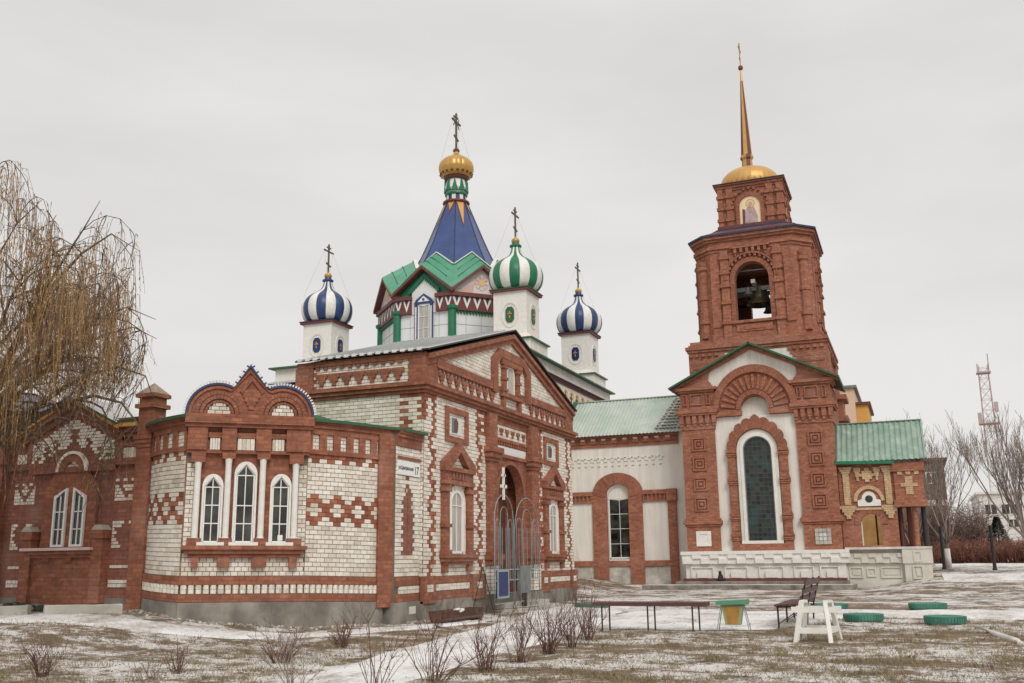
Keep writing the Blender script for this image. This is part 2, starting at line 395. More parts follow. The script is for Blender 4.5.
def outline(uc, w, z0, zs, h, kind='round', seg=14):
    l, r = uc-w/2, uc+w/2
    if kind == 'round': top = arcpts(uc, zs, w/2, 180, 0, seg, h)
    elif kind == 'ogee':
        top = []
        for k in range(seg+1):
            t = k/seg; x = l+w*t; q = 1-abs(2*t-1); top.append((x, zs+h*(q**.62)))
    else: top = [(l+w*k/seg, zs+h*(1-abs(2*k/seg-1))) for k in range(seg+1)]
    return [(l, z0)]+top+[(r, z0)]
def close_poly(o): return o[::-1]
def window(par, f, uc, w, z0, zs, h, fw=.06, n=.02, proud=.05, kind='round', muls=(), verts=(0,), fm='white_plastic', gm='glass', name='window', label=None):
    fr = MB(); O = outline(uc, w, z0, zs, h, kind); I = outline(uc, w-2*fw, z0+fw, zs, h-fw*1.1, kind)
    fr.ring(f, O, I, n-.03, n+proud, fm); fr.box(f, uc-w/2+fw, uc+w/2-fw, n-.03, n+proud-.004, z0, z0+fw-.002, fm)
    for z in muls: fr.box(f, uc-w/2+fw, uc+w/2-fw, n, n+proud-.012, z-.012, z+.012, fm)
    for v in verts:
        x = uc+v; tt = zs+h*.75 if abs(v) < w*.2 else zs
        fr.box(f, x-.010, x+.010, n, n+proud-.016, z0+fw, tt, fm)
    fo = fr.build(name, par, label)
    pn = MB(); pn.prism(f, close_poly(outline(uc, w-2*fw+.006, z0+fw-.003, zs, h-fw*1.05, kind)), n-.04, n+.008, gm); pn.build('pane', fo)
    return fo
def cross_mb(mb, x, y, z0, z1, m, w=.06, span=.62):
    H_ = z1-z0
    mb.box(W, x-w/2, x+w/2, -y-w/2, -y+w/2, z0, z1, m, True)
    def barY(zc, sp, tilt=0):
        mb.bar((x, y-sp/2, zc+tilt), (x, y+sp/2, zc-tilt), w*.9, w*.9, m)
    barY(z0+H_*.76, span); barY(z0+H_*.89, span*.42); barY(z0+H_*.30, span*.5, .08*H_*.5)
    for yy in (-span/2, span/2): mb.lathe(x, y+yy, [(.001, z0+H_*.76-.07), (.055, z0+H_*.76), (.001, z0+H_*.76+.07)], 6, m)
    mb.lathe(x, y, [(.001, z1-.07), (.055, z1), (.001, z1+.07)], 6, m)
# ------------------------------------------------------------------ terrain
def ss(a, b, x):
    q = min(1, max(0, (x-a)/(b-a))); return q*q*(3-2*q)
def gz(x, y):
    z = .45*ss(-11.8, -16.5, x)*ss(9, 16, y)+.9*ss(34, 62, y)*ss(-2.5, 1, x)
    if y < 80 and abs(x) < 60: z += .05*(noise.noise(Vector((x*.35, y*.35, 3)))) + .025*noise.noise(Vector((x*1.3, y*1.3, 7)))
    return z
mb = MB()
xs = [-900, -500, -250, -120, -70]+[-45+i*.35 for i in range(int(55/.35)+1)]+[12, 16, 22, 32, 50, 90, 200, 500, 900]
ys = [-300, -100, -40, -15, -3]+[1+i*.35 for i in range(int(64/.35)+1)]+[68, 74, 82, 95, 120, 170, 260, 400, 700, 1200, 2000]
for y in ys:
    for x in xs: mb.v.append((x, y, gz(x, y)))
nx = len(xs)
for j in range(len(ys)-1):
    for i in range(nx-1):
        mb.f.append((j*nx+i, j*nx+i+1, (j+1)*nx+i+1, (j+1)*nx+i)); mb.m.append(0); mb.sm.append(True); mb.uv.extend([(0, 0)]*4)
mb.mats = ['lawn']; g = mb.build('ground'); g['kind'] = 'structure'
def strip(name, L, Rr, m, lift=.035, n=60, k=10, wob=.25):
    """a path draped on the ground between two polylines"""
    def samp(P, q):
        d = [0]
        for a, b_ in zip(P, P[1:]): d.append(d[-1]+math.hypot(b_[0]-a[0], b_[1]-a[1]))
        q *= d[-1]
        for i in range(len(P)-1):
            if q <= d[i+1]+1e-9:
                w_ = (q-d[i])/max(1e-6, d[i+1]-d[i]); return (P[i][0]+(P[i+1][0]-P[i][0])*w_, P[i][1]+(P[i+1][1]-P[i][1])*w_)
        return P[-1]
    mb = MB()
    for i in range(n+1):
        a, c_ = samp(L, i/n), samp(Rr, i/n)
        for j in range(k+1):
            w_ = j/k; e = wob*noise.noise(Vector((i*.41, 9 if j == 0 else 31, len(name))))*(1 if j in (0, k) else 0)
            dx, dy = c_[0]-a[0], c_[1]-a[1]; l = max(.01, math.hypot(dx, dy))
            x = a[0]+dx*w_+dx/l*e; y = a[1]+dy*w_+dy/l*e
            mb.v.append((x, y, gz(x, y)+(lift if 0 < j < k else -.03)))
    for i in range(n):
        for j in range(k):
            q = i*(k+1)+j; mb.f.append((q, q+1, q+k+2, q+k+1)); mb.m.append(0); mb.sm.append(True); mb.uv.extend([(0, 0)]*4)
    mb.mats = [m]; o = mb.build(name); o['kind'] = 'structure'
    return o
# ------------------------------------------------------------------ brick church: hall with the gabled front
XP, YS = -11.68, 22.7
FE = frame(XP, 0, 0, 1); FS = frame(0, YS, 1, 0)
church = thing('brick_church', 'red and white patterned brick church hall with gabled front, round window bay and grey roof', 'church', (-13, 25, 0))
fo = MB()
fo.box(FE, 22.6, 34.9, -.4, .06, -.8, .48, 'concrete', True)
fo.build('foundation', church)
UC = 28.8
def zz(z): return (int(math.floor((z-.1)/.416)) % 2)*.2
def quoin(v, z):
    """colour of the field bricks at distance v from the outer corner of the facade"""
    if z > 5.1:
        if .16 < v < .5 and z < 5.72: return 'white_unit'
        if v < .66: return 'red_unit'
    o = zz(z); edge = zz(z-.104) != o
    if (.26+o < v < .48+o) or (edge and .26 < v < .68): return 'red_unit'
    o2 = .2-o
    if v > 3.05 and ((3.3+o2 < v < 3.52+o2) or (edge and 3.3 < v < 3.72)): return 'red_unit'
    if v > 3.3 and z > 5.1: return 'white_unit' if 3.52 < v < 3.8 and z < 5.7 else 'red_unit'
    return 'white_unit'
wl = MB()
wl.box(FE, 22.72, 26.75, -.35, 0, .4, 6.93, 'mortar'); wl.box(FE, 30.85, 34.78, -.35, 0, .4, 6.93, 'mortar')
wl.box(FE, 26.75, 30.85, -.35, -.001, 5.84, 6.93, 'mortar')
wl.bricks(FE, 22.7, 26.72, 1.08, 5.84, lambda u, z, r, k: quoin(u-22.7, z), bw=.205)
wl.bricks(FE, 30.88, 34.8, 1.08, 5.84, lambda u, z, r, k: quoin(34.8-u, z), bw=.205)
def friez(u, z, r, k):
    if u < 23.4 or u > 34.0: return 'red_unit'
    return 'white_unit'
wl.bricks(FE, 22.7, 34.8, 6.13, 6.62, friez)
ft = lambda z: [(23.0+(z-6.62)*2.6, 34.6-(z-6.62)*2.6)]
wl.prism(FE, [(22.75, 6.9), (34.75, 6.9), (UC, 8.72)], -.35, 0, 'mortar')
def tri(z):
    h = 5.95*(8.62-z)/(8.62-6.75); return [(UC-h, UC+h)] if h > .2 else []
wl.bricks(FE, 22.7, 34.8, 6.82, 8.6, lambda u, z, r, k: 'white_unit', clip=tri)
# south face of the hall above the low round roof
wl.box(FS, -15.65, XP, -.35, 0, .4, 6.93, 'mortar')
wl.bricks(FS, -11.8, XP, 1.08, 3.6, lambda u, z, r, k: quoin(XP-u, z), bw=.205); wl.box(FS, -11.8, XP-.04, -.02, .05, .46, 1.08, 'red_brick')
wl.bricks(FS, -15.65, XP, 3.6, 5.84, lambda u, z, r, k: quoin(XP-u, z) if XP-u < 1.1 else 'white_unit', bw=.26)
def fr2(u, z, r, k): return 'red_unit' if (u > -12.15 or u < -15.12) else 'white_unit'
wl.bricks(FS, -15.65, XP, 6.13, 6.93, fr2, bw=.205)
wl.build('wall', church)
# back and far side so the block is closed
bw_ = MB(); FN = frame(0, 34.8, -1, 0); FW = frame(-15.65, 0, 0, -1)
bw_.box(FN, -XP, 15.65, -.3, 0, -.5, 6.93, 'white_brick_far'); bw_.box(FW, -34.8, -22.7, -.3, 0, -.5, 6.93, 'white_brick_far')
bw_.prism(FW, [(-34.8, 6.93), (-22.7, 6.93), (-UC, 8.72)], -.3, 0, 'white_brick_far'); bw_.build('rear_wall', church)
# plinth band with white dentils and corner blocks
for side in (0, 1):
    pl = MB()
    a, b_ = ((23.25, 25.6), (31.95, 34.25))[side]
    pl.box(FE, a, b_, -.02, .05, .46, .71, 'red_brick'); pl.box(FE, a, b_, -.02, .05, .89, 1.08, 'red_brick'); pl.box(FE, a, b_, -.02, .02, .71, .89, 'red_brick_dark')
    for a, b_ in ((22.6, 23.25), (25.6, 26.5), (31.05, 31.95), (34.25, 34.88))[side*2:side*2+2]:
        pl.box(FE, a, b_, -.02, .1, .42, 1.1, 'red_brick'); c = (a+b_)/2
        for du in (-.165, .005):
            for dz in (.70, .795): pl.box(FE, c+du, c+du+.15, .09, .115, dz, dz+.085, 'white_unit')
    a, b_ = ((23.4, 25.5), (32.1, 34.15))[side]; u = a
    while u < b_-.08:
        pl.box(FE, u, u+.09, 0, .06, .72, .805, 'white_unit'); pl.box(FE, u, u+.09, 0, .06, .81, .88, 'white_unit'); u += .108
    pl.build('plinth_band', church)
# main cornice wrapping the corner, frieze pendants, rake mouldings
cn = MB()
for z0, z1, n in ((5.84, 5.92, .08), (5.923, 6.02, .15), (6.023, 6.13, .22)):
    cn.box(FE, 22.7-n, 34.8+n, -.05, n, z0, z1, 'red_brick'); cn.box(FS, -15.65-n, XP-.052, -.05, n, z0, z1, 'red_brick')
for a, b_ in ((23.3, 27.15), (30.4, 34.1)): cn.box(FE, a, b_, -.02, .10, 6.62, 6.86, 'red_brick')
cn.box(FS, -15.65, XP-.022, -.02, .08, 6.78, 6.93, 'red_brick')
for a, b_ in ((22.63, 23.38), (34.02, 34.86)): cn.box(FE, a, b_, -.02, .07, 6.132, 6.93, 'red_brick')
cn.box(FS, -12.12, XP-.022, -.02, .07, 6.132, 6.777, 'red_brick'); cn.box(FS, -15.7, -15.12, -.02, .07, 6.132, 6.777, 'red_brick')
def pend(f, c, z1, w, rows=3, h=.1):
    for i in range(rows): cn.box(f, c-w/2*(1-i/rows), c+w/2*(1-i/rows), 0, .075-.004*i, z1-h*(i+1), z1-h*i, 'red_brick')
for i in range(8): pend(FE, 23.66+i*.5, 6.52, .34, 3, .105)
for i in range(7): pend(FE, 30.55+i*.53, 6.52, .34, 3, .105)
for i in range(7): pend(FS, -14.85+i*.40, 6.57, .36, 3, .11)
u = 23.45
while u < 34: 
    if not 27.1 < u < 30.35: cn.box(FE, u, u+.1, 0, .06, 6.55, 6.618, 'red_brick')
    u += .25
u = -15.05
while u < -12.25: cn.box(FS, u, u+.12, 0, .06, 6.69, 6.777, 'red_brick'); u += .26
cn.build('cornice', church)
rk = MB(); S_ = (8.70-6.93)/(UC-22.75)
for sgn in (1, -1):
    for k, (dz0, dz1, n) in enumerate(((-.34, -.16, .09), (-.157, -.02, .17))):
        P = [(UC-sgn*6.1, 8.7-6.1*S_+dz0), (UC, 8.7+dz0), (UC, 8.7+dz1), (UC-sgn*6.1, 8.7-6.1*S_+dz1)]
        rk.prism(FE, P if sgn > 0 else P[::-1], -.02, n, 'red_brick')
rk.build('pediment_moulding', church)
# tympanum niche
ae = MB()
O = [(27.15, 6.55), (27.15, 7.62), (27.75, 8.02), (29.75, 8.02), (30.35, 7.62), (30.35, 6.55)]
I = [(27.5, 6.55), (27.5, 7.5), (27.85, 7.74), (29.65, 7.74), (30.0, 7.5), (30.0, 6.55)]
ae.ring(FE, O, I, -.02, .13, 'red_brick'); ae.box(FE, 27.9, 29.6, -.02, .12, 7.55, 7.738, 'red_brick')
for c in (28.1, 29.25):
    ae.box(FE, c-.13, c+.13, -.02, .11, 6.65, 7.548, 'red_brick')
    for z in (6.68, 7.05, 7.42): ae.box(FE, c-.17, c+.17, 0, .15, z, z+.09, 'red_brick')
ae.box(FE, 27.8, 29.6, -.02, .16, 6.5, 6.648, 'red_brick')
for c in (28.0, 29.35): ae.box(FE, c-.09, c+.09, 0, .13, 6.14, 6.5, 'red_brick')
ae.ring(FE, outline(28.67, .7, 6.65, 7.3, .32), outline(28.67, .5, 6.65, 7.3, .24), 0, .06, 'white_unit')
an = ae.build('tympanum_niche', church)
bl = MB(); bl.prism(FE, close_poly(outline(28.67, .5, 6.65, 7.3, .24)), -.02, .022, 'concrete_light'); bl.build('blind_window', an)
# small square windows with red frames
for c in (24.65, 32.45):
    q = MB(); z0, z1, w = 4.68, 5.66, .74
    q.box(FE, c-w, c-w+.2, -.02, .07, z0, z1, 'red_brick'); q.box(FE, c+w-.2, c+w, -.02, .07, z0, z1, 'red_brick')
    q.box(FE, c-w+.2, c+w-.2, -.02, .066, z0, z0+.17, 'red_brick'); q.box(FE, c-w+.2, c+w-.2, -.02, .066, z1-.17, z1, 'red_brick')
    sw = q.build('square_window', church)
    q = MB(); q.box(FE, c-.34, c+.34, -.02, .018, z0+.24, z1-.24, 'pale_paint'); q.box(FE, c-.3, c+.05, .018, .022, z0+.28, z1-.28, 'steel_grey')
    q.prism(FE, [(c-.12, z0+.3), (c+.08, z0+.32), (c+.12, z0+.6), (c-.02, z1-.27), (c-.14, z0+.6)], .022, .03, 'door_brown'); q.build('icon_panel', sw)
# arched windows with pedimented surrounds
for c in (24.62, 32.5):
    q = MB()
    for s_ in (-1, 1):
        x = c+s_*.78
        q.box(FE, x-.17, x+.17, -.02, .13, 1.64, 3.5, 'red_brick')
        for z, h in ((1.64, .12), (2.35, .1), (3.3, .12)): q.box(FE, x-.22, x+.22, -.02, .18, z, z+h, 'red_brick')
        q.box(FE, x-.12, x+.12, -.02, .12, 1.16, 1.372, 'red_brick')
        P = [(c+s_*1.0, 3.98), (c+s_*1.0, 4.1), (c, 4.66), (c, 4.42), (c+s_*.55, 3.98)]
        q.prism(FE, P if s_ < 0 else P[::-1], -.02, .19, 'red_brick')
    q.box(FE, c-.98, c+.98, -.02, .17, 3.5, 3.62, 'red_brick'); q.box(FE, c-.96, c+.96, -.02, .12, 3.623, 3.86, 'red_brick'); q.box(FE, c-1.0, c+1.0, -.02, .19, 3.863, 3.978, 'red_brick')
    for k in range(5): q.box(FE, c-.45+k*.2, c-.35+k*.2, 0, .16, 3.66, 3.82, 'red_brick_dark')
    for z0, z1, e, n in ((1.372, 1.45, .92, .14), (1.453, 1.55, .98, .2), (1.553, 1.638, 1.02, .25)): q.box(FE, c-e, c+e, -.02, n, z0, z1, 'red_brick')
    q.build('window_surround', church)
    q = MB(); q.ring(FE, outline(c, 1.16, 1.64, 3.02, .5), outline(c, .8, 1.64, 3.02, .36), -.02, .05, 'white_unit', True); q.build('white_arch_trim', church)
    window(church, FE, c, .8, 1.66, 3.02, .36, fw=.07, n=.025, proud=.04, muls=(2.95,), gm='curtain')
# portal
po = MB(); C = UC
for a, b_ in ((26.72, 27.36), (30.25, 30.9)):
    po.box(FE, a, b_, -.3, .14, 1.64, 5.838, 'red_brick')
    for z, h, e in ((4.38, .1, .05), (4.483, .16, .1), (4.646, .16, .15), (1.34, .14, .1), (1.483, .154, .14)): po.box(FE, a-e, b_+e, -.25, .14+e, z, z+h, 'red_brick')
    po.box(FE, a, b_, -.3, .145, .48, 1.338, 'mortar'); po.bricks(FE, a, b_, .5, 1.33, lambda u, z, r, k: 'white_unit', n0=.145)
    po.box(FE, a-.05, b_+.05, -.3, .2, -.5, .478, 'concrete')
    FSs = frame(0, a, 1, 0); po.bricks(FSs, XP-.1, XP+.14, .5, 1.33, lambda u, z, r, k: 'white_unit')
po.box(FE, 27.36, 30.25, -.3, -.02, 5.62, 5.84, 'red_brick'); po.box(FE, 27.36, 30.25, -.3, -.06, 5.2, 5.62, 'mortar')
po.bricks(FE, 27.36, 30.25, 5.2, 5.62, lambda u, z, r, k: 'white_unit', n0=-.06)
for i in range(6):
    u = 27.6+i*.47; po.box(FE, u-.14, u+.14, -.08, -.01, 5.42, 5.5, 'red_brick'); po.box(FE, u-.07, u+.07, -.08, -.015, 5.3, 5.417, 'red_brick')
po.box(FE, 27.36, 30.25, -.3, .0, 5.1, 5.2, 'red_brick'); po.box(FE, 27.36, 30.25, -.3, -.05, 4.98, 5.098, 'red_brick')
u = 27.4
while u < 30.2: po.box(FE, u, u+.09, -.1, -.01, 4.99, 5.09, 'red_brick'); u += .2
po.box(FE, 27.36, 30.25, -.3, -.055, 4.65, 4.978, 'red_brick'); po.box(FE, 27.36, 30.25, -.2, .02, 4.6, 4.70, 'red_brick')
po.box(FE, 27.55, 30.15, -.1, -.03, 4.72, 4.96, 'pale_paint')
A = arcpts(C, 3.42, 1.08, 0, 180, 20, 1.0)
po.prism(FE, [(27.36, 3.0), (27.36, 4.6), (30.25, 4.6), (30.25, 3.0), (C+1.08, 3.0)][::-1]+[(C-1.08, 3.0)]+A[::-1][0:] if False else [(30.25, 3.42), (30.25, 4.6), (27.36, 4.6), (27.36, 3.42)]+A[::-1], -.3, -.055, 'red_brick')
po.ring(FE, arcpts(C, 3.42, 1.2, 180, 0, 20, 1.12), arcpts(C, 3.42, 1.08, 180, 0, 20, 1.0), -.06, .0, 'arch_brick', True)
po.box(FE, 27.36, C-1.08, -.3, -.055, .3, 3.42, 'red_brick'); po.box(FE, C+1.08, 30.25, -.3, -.055, .3, 3.42, 'red_brick')
# inner back wall of the recess with twin arches
po.box(FE, 27.3, 30.3, -.75, -.62, 3.6, 4.6, 'red_brick'); po.box(FE, 27.3, 27.45, -.75, -.3, .3, 4.6, 'red_brick', True); po.box(FE, 30.15, 30.3, -.75, -.3, .3, 4.6, 'red_brick', True)
for c in (28.12, 29.48):
    po.ring(FE, outline(c, 1.3, .3, 3.0, .62), outline(c, 1.0, .3, 3.0, .48), -.75, -.62, 'red_brick'); 
    po.prism(FE, [(c-.68, 3.0), (c-.65, 3.0)]+arcpts(c, 3.0, .65, 180, 0, 12, .62)+[(c+.68, 3.0), (c+.68, 3.62), (c-.68, 3.62)], -.75, -.64, 'red_brick')
po.box(FE, 26.9, 30.7, -.76, .5, -.3, .22, 'concrete_light'); po.box(FE, 27.1, 30.5, -.2, .9, -.4, .1, 'concrete_light')
pp = po.build('portal', church)
dr = MB()
for c in (28.12, 29.48):
    dr.prism(FE, close_poly(outline(c, 1.0, .22, 3.0, .48)), -.8, -.72, 'steel_grey' if c < 29 else 'door_brown')
    for z in (.9, 1.9, 2.7): dr.box(FE, c-.42, c+.42, -.72, -.70, z, z+.06, 'door_brown')
dr.build('door', church)
# roof
rf = MB()
ez = 6.99; rz = 8.84
rf.slab([(-15.65, 22.5, ez), (XP+.22, 22.5, ez), (XP+.22, UC, rz), (-15.65, UC, rz)], .045, 'grey_roof', 'dark_metal')
rf.slab([(-15.65, UC, rz), (XP+.22, UC, rz), (XP+.22, 35.0, ez), (-15.65, 35.0, ez)], .045, 'grey_roof', 'dark_metal')
x = -15.55
while x < XP+.1:
    rf.box(FS, x, x+.13, .13, .225, 6.955, 7.03, 'snow'); x += .25
for i in range(16):
    x = -15.6+i*.25; rf.bar((x, 22.52, ez+.012), (x, UC, rz+.012), .03, .03, 'grey_roof')
rf.build('roof', church)
# ------------------------------------------------------------------ round wing with three windows
def lerp_tab(P, rev=False):
    """smooth polyline (Catmull-Rom) -> table of (s, x, y)"""
    out = []
    for i in range(len(P)-1):
        p0 = P[max(0, i-1)]; p1 = P[i]; p2 = P[i+1]; p3 = P[min(len(P)-1, i+2)]
        for k in range(12):
            q = k/12
            out.append(tuple(.5*((2*p1[c])+(-p0[c]+p2[c])*q+(2*p0[c]-5*p1[c]+4*p2[c]-p3[c])*q*q+(-p0[c]+3*p1[c]-3*p2[c]+p3[c])*q**3) for c in (0, 1)))
    out.append(P[-1]); s_ = 0; T = [(0, *out[0])]
    for a, b_ in zip(out, out[1:]): s_ += math.hypot(b_[0]-a[0], b_[1]-a[1]); T.append((s_, *b_))
    return T
def curve_frame(T, warp):
    def f(u, n, z):
        i = 0
        while i < len(T)-2 and T[i+1][0] < u: i += 1
        a, b_ = T[i], T[i+1]; d = b_[0]-a[0]; q = (u-a[0])/d
        dx, dy = (b_[1]-a[1])/d, (b_[2]-a[2])/d
        return (a[1]+(b_[1]-a[1])*q+dy*n, a[2]+(b_[2]-a[2])*q-dx*n, z+warp(u, z))
    return f
def wpf(w0, w1, L): return lambda u, z: (w0+(w1-w0)*max(0, min(1, u/L)))*max(0, min(1.1, 1-(z-.55)/4.1))
TR = lerp_tab([(-12.88, 19.17), (-12.42, 20.12), (-12.05, 21.25)]); LR = TR[-1][0]
TL = lerp_tab([(-17.3, 18.75), (-16.2, 17.97), (-15.5, 17.62), (-14.87, 17.42)]); LL = TL[-1][0]
FR = curve_frame(TR, wpf(.09, 0, LR)); FL = curve_frame(TL, wpf(.24, .13, LL))
FB = frame(-14.87, 17.42, 1.99, 1.75, wpf(.13, .09, 2.66)); LB = math.hypot(1.99, 1.75)
FK = frame(-11.78, 0, 0, 1)   # flat strip with the blind niche, u = y
segs = [(FL, LL, 7), (FB, LB, 1), (FR, LR, 6)]
def belt(mb, n0, n1, z0, z1, m, which=(0, 1, 2)):
    for i in which:
        f, L, k = segs[i]
        e = .03 if i == 1 else 0
        for j in range(k): mb.box(f, L*j/k-e, L*(j+1)/k+e, n0, n1, z0, z1, m)
fo = MB(); belt(fo, -.3, .05, -.8, .55, 'concrete'); fo.box(FK, 21.35, 22.7, -.3, .06, -.8, .5, 'concrete')
fo.box(FK, 22.05, 22.4, .06, .064, .2, .38, 'lime_wash')
fo.build('foundation', church)
aw = MB(); belt(aw, -.3, 0, .5, 4.7, 'mortar', (0, 2)); belt(aw, -.3, 0, .5, 4.7, 'red_mortar', (1,))
aw.box(FK, 21.38, 22.75, -.3, 0, .45, 4.72, 'mortar')
def apse_col(u, z, r, k):
    zr = (z-2.23)/.104
    if 0 <= zr < 7:
        d = abs(int(zr)-3); P = .61; p = abs(((u+.1) % P)-P/2)/(P/2)*3
        mm = d+p
        if 1.75 < mm <= 4.1: return 'red_unit'
    if z > 3.72:
        row = int((z-3.72)/.104); q = abs((u % .43)-.215)
        if q < .1+.075*row: return 'red_unit'
    return 'white_unit'
for i in (0, 2):
    f, L, k = segs[i]; aw.bricks(f, 0, L, 1.11, 3.93, apse_col, bw=.205)
aw.bricks(FB, 0, LB, 1.11, 1.62, lambda u, z, r, k: 'white_unit', bw=.15)
def niche(u, z, r, k):
    c = 22.02; h = .30*(1 if z < 2.7 else (1-(z-2.7)/1.1)) if z > 1.62 else -1
    h = max(.06, math.floor(h/.06)*.06) if 1.62 < z < 3.62 else -1
    if abs(u-c) < h: return None
    return 'white_unit'
aw.bricks(FK, 21.38, 22.68, 1.11, 4.3, niche, bw=.205)
aw.build('round_wall', church)
nb = MB()
for j in range(18):
    z = 1.62+j*.11; h = .30 if z < 2.65 else .30*(1-(z-2.65)/1.1); h = max(.06, round(h/.06)*.06)
    for q in range(4): nb.box(FK, 22.02-h+q*h/2+.006, 22.02-h+(q+1)*h/2-.006, -.02, .004 if q % 2 else .012, z, z+.108, 'red_brick_dark')
nb.build('blind_niche', church)
bd = MB(); belt(bd, -.02, .05, .53, .72, 'red_brick'); belt(bd, -.02, .05, .92, 1.11, 'red_brick'); belt(bd, -.02, .0, .72, .92, 'red_brick_dark')
bd.box(FK, 21.4, 22.7, -.02, .045, .46, .69, 'red_brick'); bd.box(FK, 21.4, 22.7, -.02, .045, .88, 1.1, 'red_brick')
for f, L, k in segs:
    c = int(L/.148)
    for j in range(c):
        u = (j+.5)*L/c
        for z in (.725, .822):
            p = []
            for a in range(5):
                t_ = math.pi*a/4; p.append((u-.066*math.cos(t_), .01+.05*math.sin(t_)))
            for a in range(4): bd.face([f(p[a][0], p[a][1], z), f(p[a+1][0], p[a+1][1], z), f(p[a+1][0], p[a+1][1], z+.092), f(p[a][0], p[a][1], z+.092)], 'white_unit', smooth=False)
            bd.face([f(x, n, z+.092) for x, n in p], 'white_unit')
u = 21.58
while u < 22.6:
    for z in (.7, .79): bd.box(FK, u, u+.085, 0, .05, z, z+.08, 'white_unit')
    u += .105
bd.build('plinth_band', church)
# slotted arcade under the eaves
for i in (0, 2):
    ar = MB(); f, L, k = segs[i]
    for j in range(k):
        a, b_ = L*j/k, L*(j+1)/k
        ar.box(f, a, b_, -.02, .055, 3.93, 4.04, 'red_brick'); ar.box(f, a, b_, -.02, .055, 4.40, 4.55, 'red_brick'); ar.box(f, a, b_, -.02, .095, 4.553, 4.64, 'red_brick'); ar.box(f, a, b_, -.02, .13, 4.643, 4.74, 'red_brick')
    ar.bricks(f, 0, L, 4.04, 4.40, lambda u, z, r, k: 'white_unit', bw=.19, bh=.09, d=.006)
    c = 6; p = L/c
    for j in range(c+1):
        u = j*p; ar.box(f, max(0, u-.095), min(L, u+.095), -.02, .055, 4.04, 4.40, 'red_brick')
    ar.build('eaves_arcade', church)
ar = MB()
ar.box(FK, 21.4, 22.7, -.02, .05, 4.3, 4.53, 'red_brick'); ar.box(FK, 21.4, 22.7, -.02, .09, 4.533, 4.62, 'red_brick'); ar.box(FK, 21.4, 22.7, -.02, .12, 4.623, 4.7, 'red_brick')
ar.build('eaves_cornice', church); ar = MB(); ar.box(FK, 21.45, 22.66, -.01, .045, 3.98, 4.06, 'red_brick'); ar.build('brick_course', church)
# corner pier between the round wall and the niche strip
cp = MB(); FC = frame(-12.03, 21.19, .55, 1)
cp.box(FC, -.16, .28, -.25, .09, .40, 4.72, 'red_brick'); cp.build('corner_pier', church)
# window bay
by = MB()
by.box(FB, .17, 2.46, 0, .012, 1.62, 3.88, 'red_brick'); by.box(FB, 0, .17, -.1, .004, 1.62, 3.88, 'mortar'); by.box(FB, 2.46, LB, -.1, .004, 1.62, 3.88, 'mortar')
for a_, b_ in ((0, .17), (2.46, LB)): by.bricks(FB, a_, b_, 1.78, 3.65, lambda u, z, r, k: 'white_unit', bw=.205, n0=.004)
for z0, z1, e, n in ((1.52, 1.6, -.12, .12), (1.603, 1.69, -.03, .19), (1.693, 1.78, .03, .26)): by.box(FB, -e, LB+e, -.02, n, z0, z1, 'red_brick')
for a, b_ in ((.2, .34), (.75, 1.01), (1.48, 1.78), (2.29, 2.46)):
    by.box(FB, a, b_, -.02, .16, 1.29, 1.52, 'red_brick')
for a, b_ in ((.08, .38), (.74, 1.03), (1.5, 1.79), (2.22, 2.54)):
    by.box(FB, a, b_, 0, .22, 1.783, 1.95, 'red_brick'); by.box(FB, a, b_, 0, .2, 3.66 if (a < .5 or a > 2) else 3.75, 3.88, 'red_brick')
by.build('window_ledge', church)
en = MB()
en.box(FB, -.02, LB+.02, -.02, .12, 3.88, 3.95, 'red_brick'); en.box(FB, 0, LB, -.02, .03, 3.953, 4.5, 'red_brick_dark')
for a, b_ in ((-.02, .40), (.71, 1.03), (1.46, 1.80), (2.14, 2.68)): en.box(FB, a, b_, 0, .16, 3.95, 4.48, 'red_brick')
for a, b_ in ((.46, .68), (1.06, 1.44), (1.83, 2.1)):
    en.box(FB, a, b_, 0, .06, 3.96, 4.24, 'red_mortar')
    c = 4
    for k in range(c): en.box(FB, a+(b_-a)*k/c+.004, a+(b_-a)*(k+1)/c-.004, .03, .08, 3.965, 4.235, 'white_unit')
    en.box(FB, a-.04, b_+.04, 0, .1, 4.245, 4.36, 'red_brick')
for z0, z1, n in ((4.48, 4.56, .2), (4.563, 4.67, .26), (4.673, 4.78, .22)): en.box(FB, -.05-n*.2, LB+.05+n*.2, -.25, n, z0, z1, 'red_brick')
en.build('bay_entablature', church)
for c, zt in ((.235, 3.66), (.885, 3.75), (1.64, 3.75), (2.375, 3.66)):
    q = MB(); p = FB(c, .12, 0)
    q.lathe(p[0], p[1], [(.085, 1.97), (.082, 2.03), (.07, 2.06), (.068, zt-.1), (.075, zt-.04), (.085, zt+.03)], 12, 'white_paint'); q.build('column', church)
for c, z0, zs, h, w in ((.575, 1.86, 3.12, .27, .42), (1.275, 1.86, 3.4, .29, .47), (2.06, 1.86, 3.14, .28, .44)):
    q = MB(); q.ring(FB, outline(c, w+.03, z0-.06, zs, h+.01, 'round'), outline(c, w-.06, z0, zs, h-.05, 'pointed'), 0, .12, 'white_paint')
    q.box(FB, c-w/2-.08, c+w/2+.08, 0, .24, z0-.075, z0, 'white_paint')
    sfr = q.build('window_surround', church)
    window(church, FB, c, w-.07, z0, zs, h-.05, fw=.03, n=.03, proud=.05, kind='pointed', muls=(zs-.02, z0+.42, z0+.83), gm='glass')
q = MB(); q.box(FB, 2.03, 2.14, .04, .05, 1.9, 2.03, 'white_paint'); q.build('paper_in_window', church)
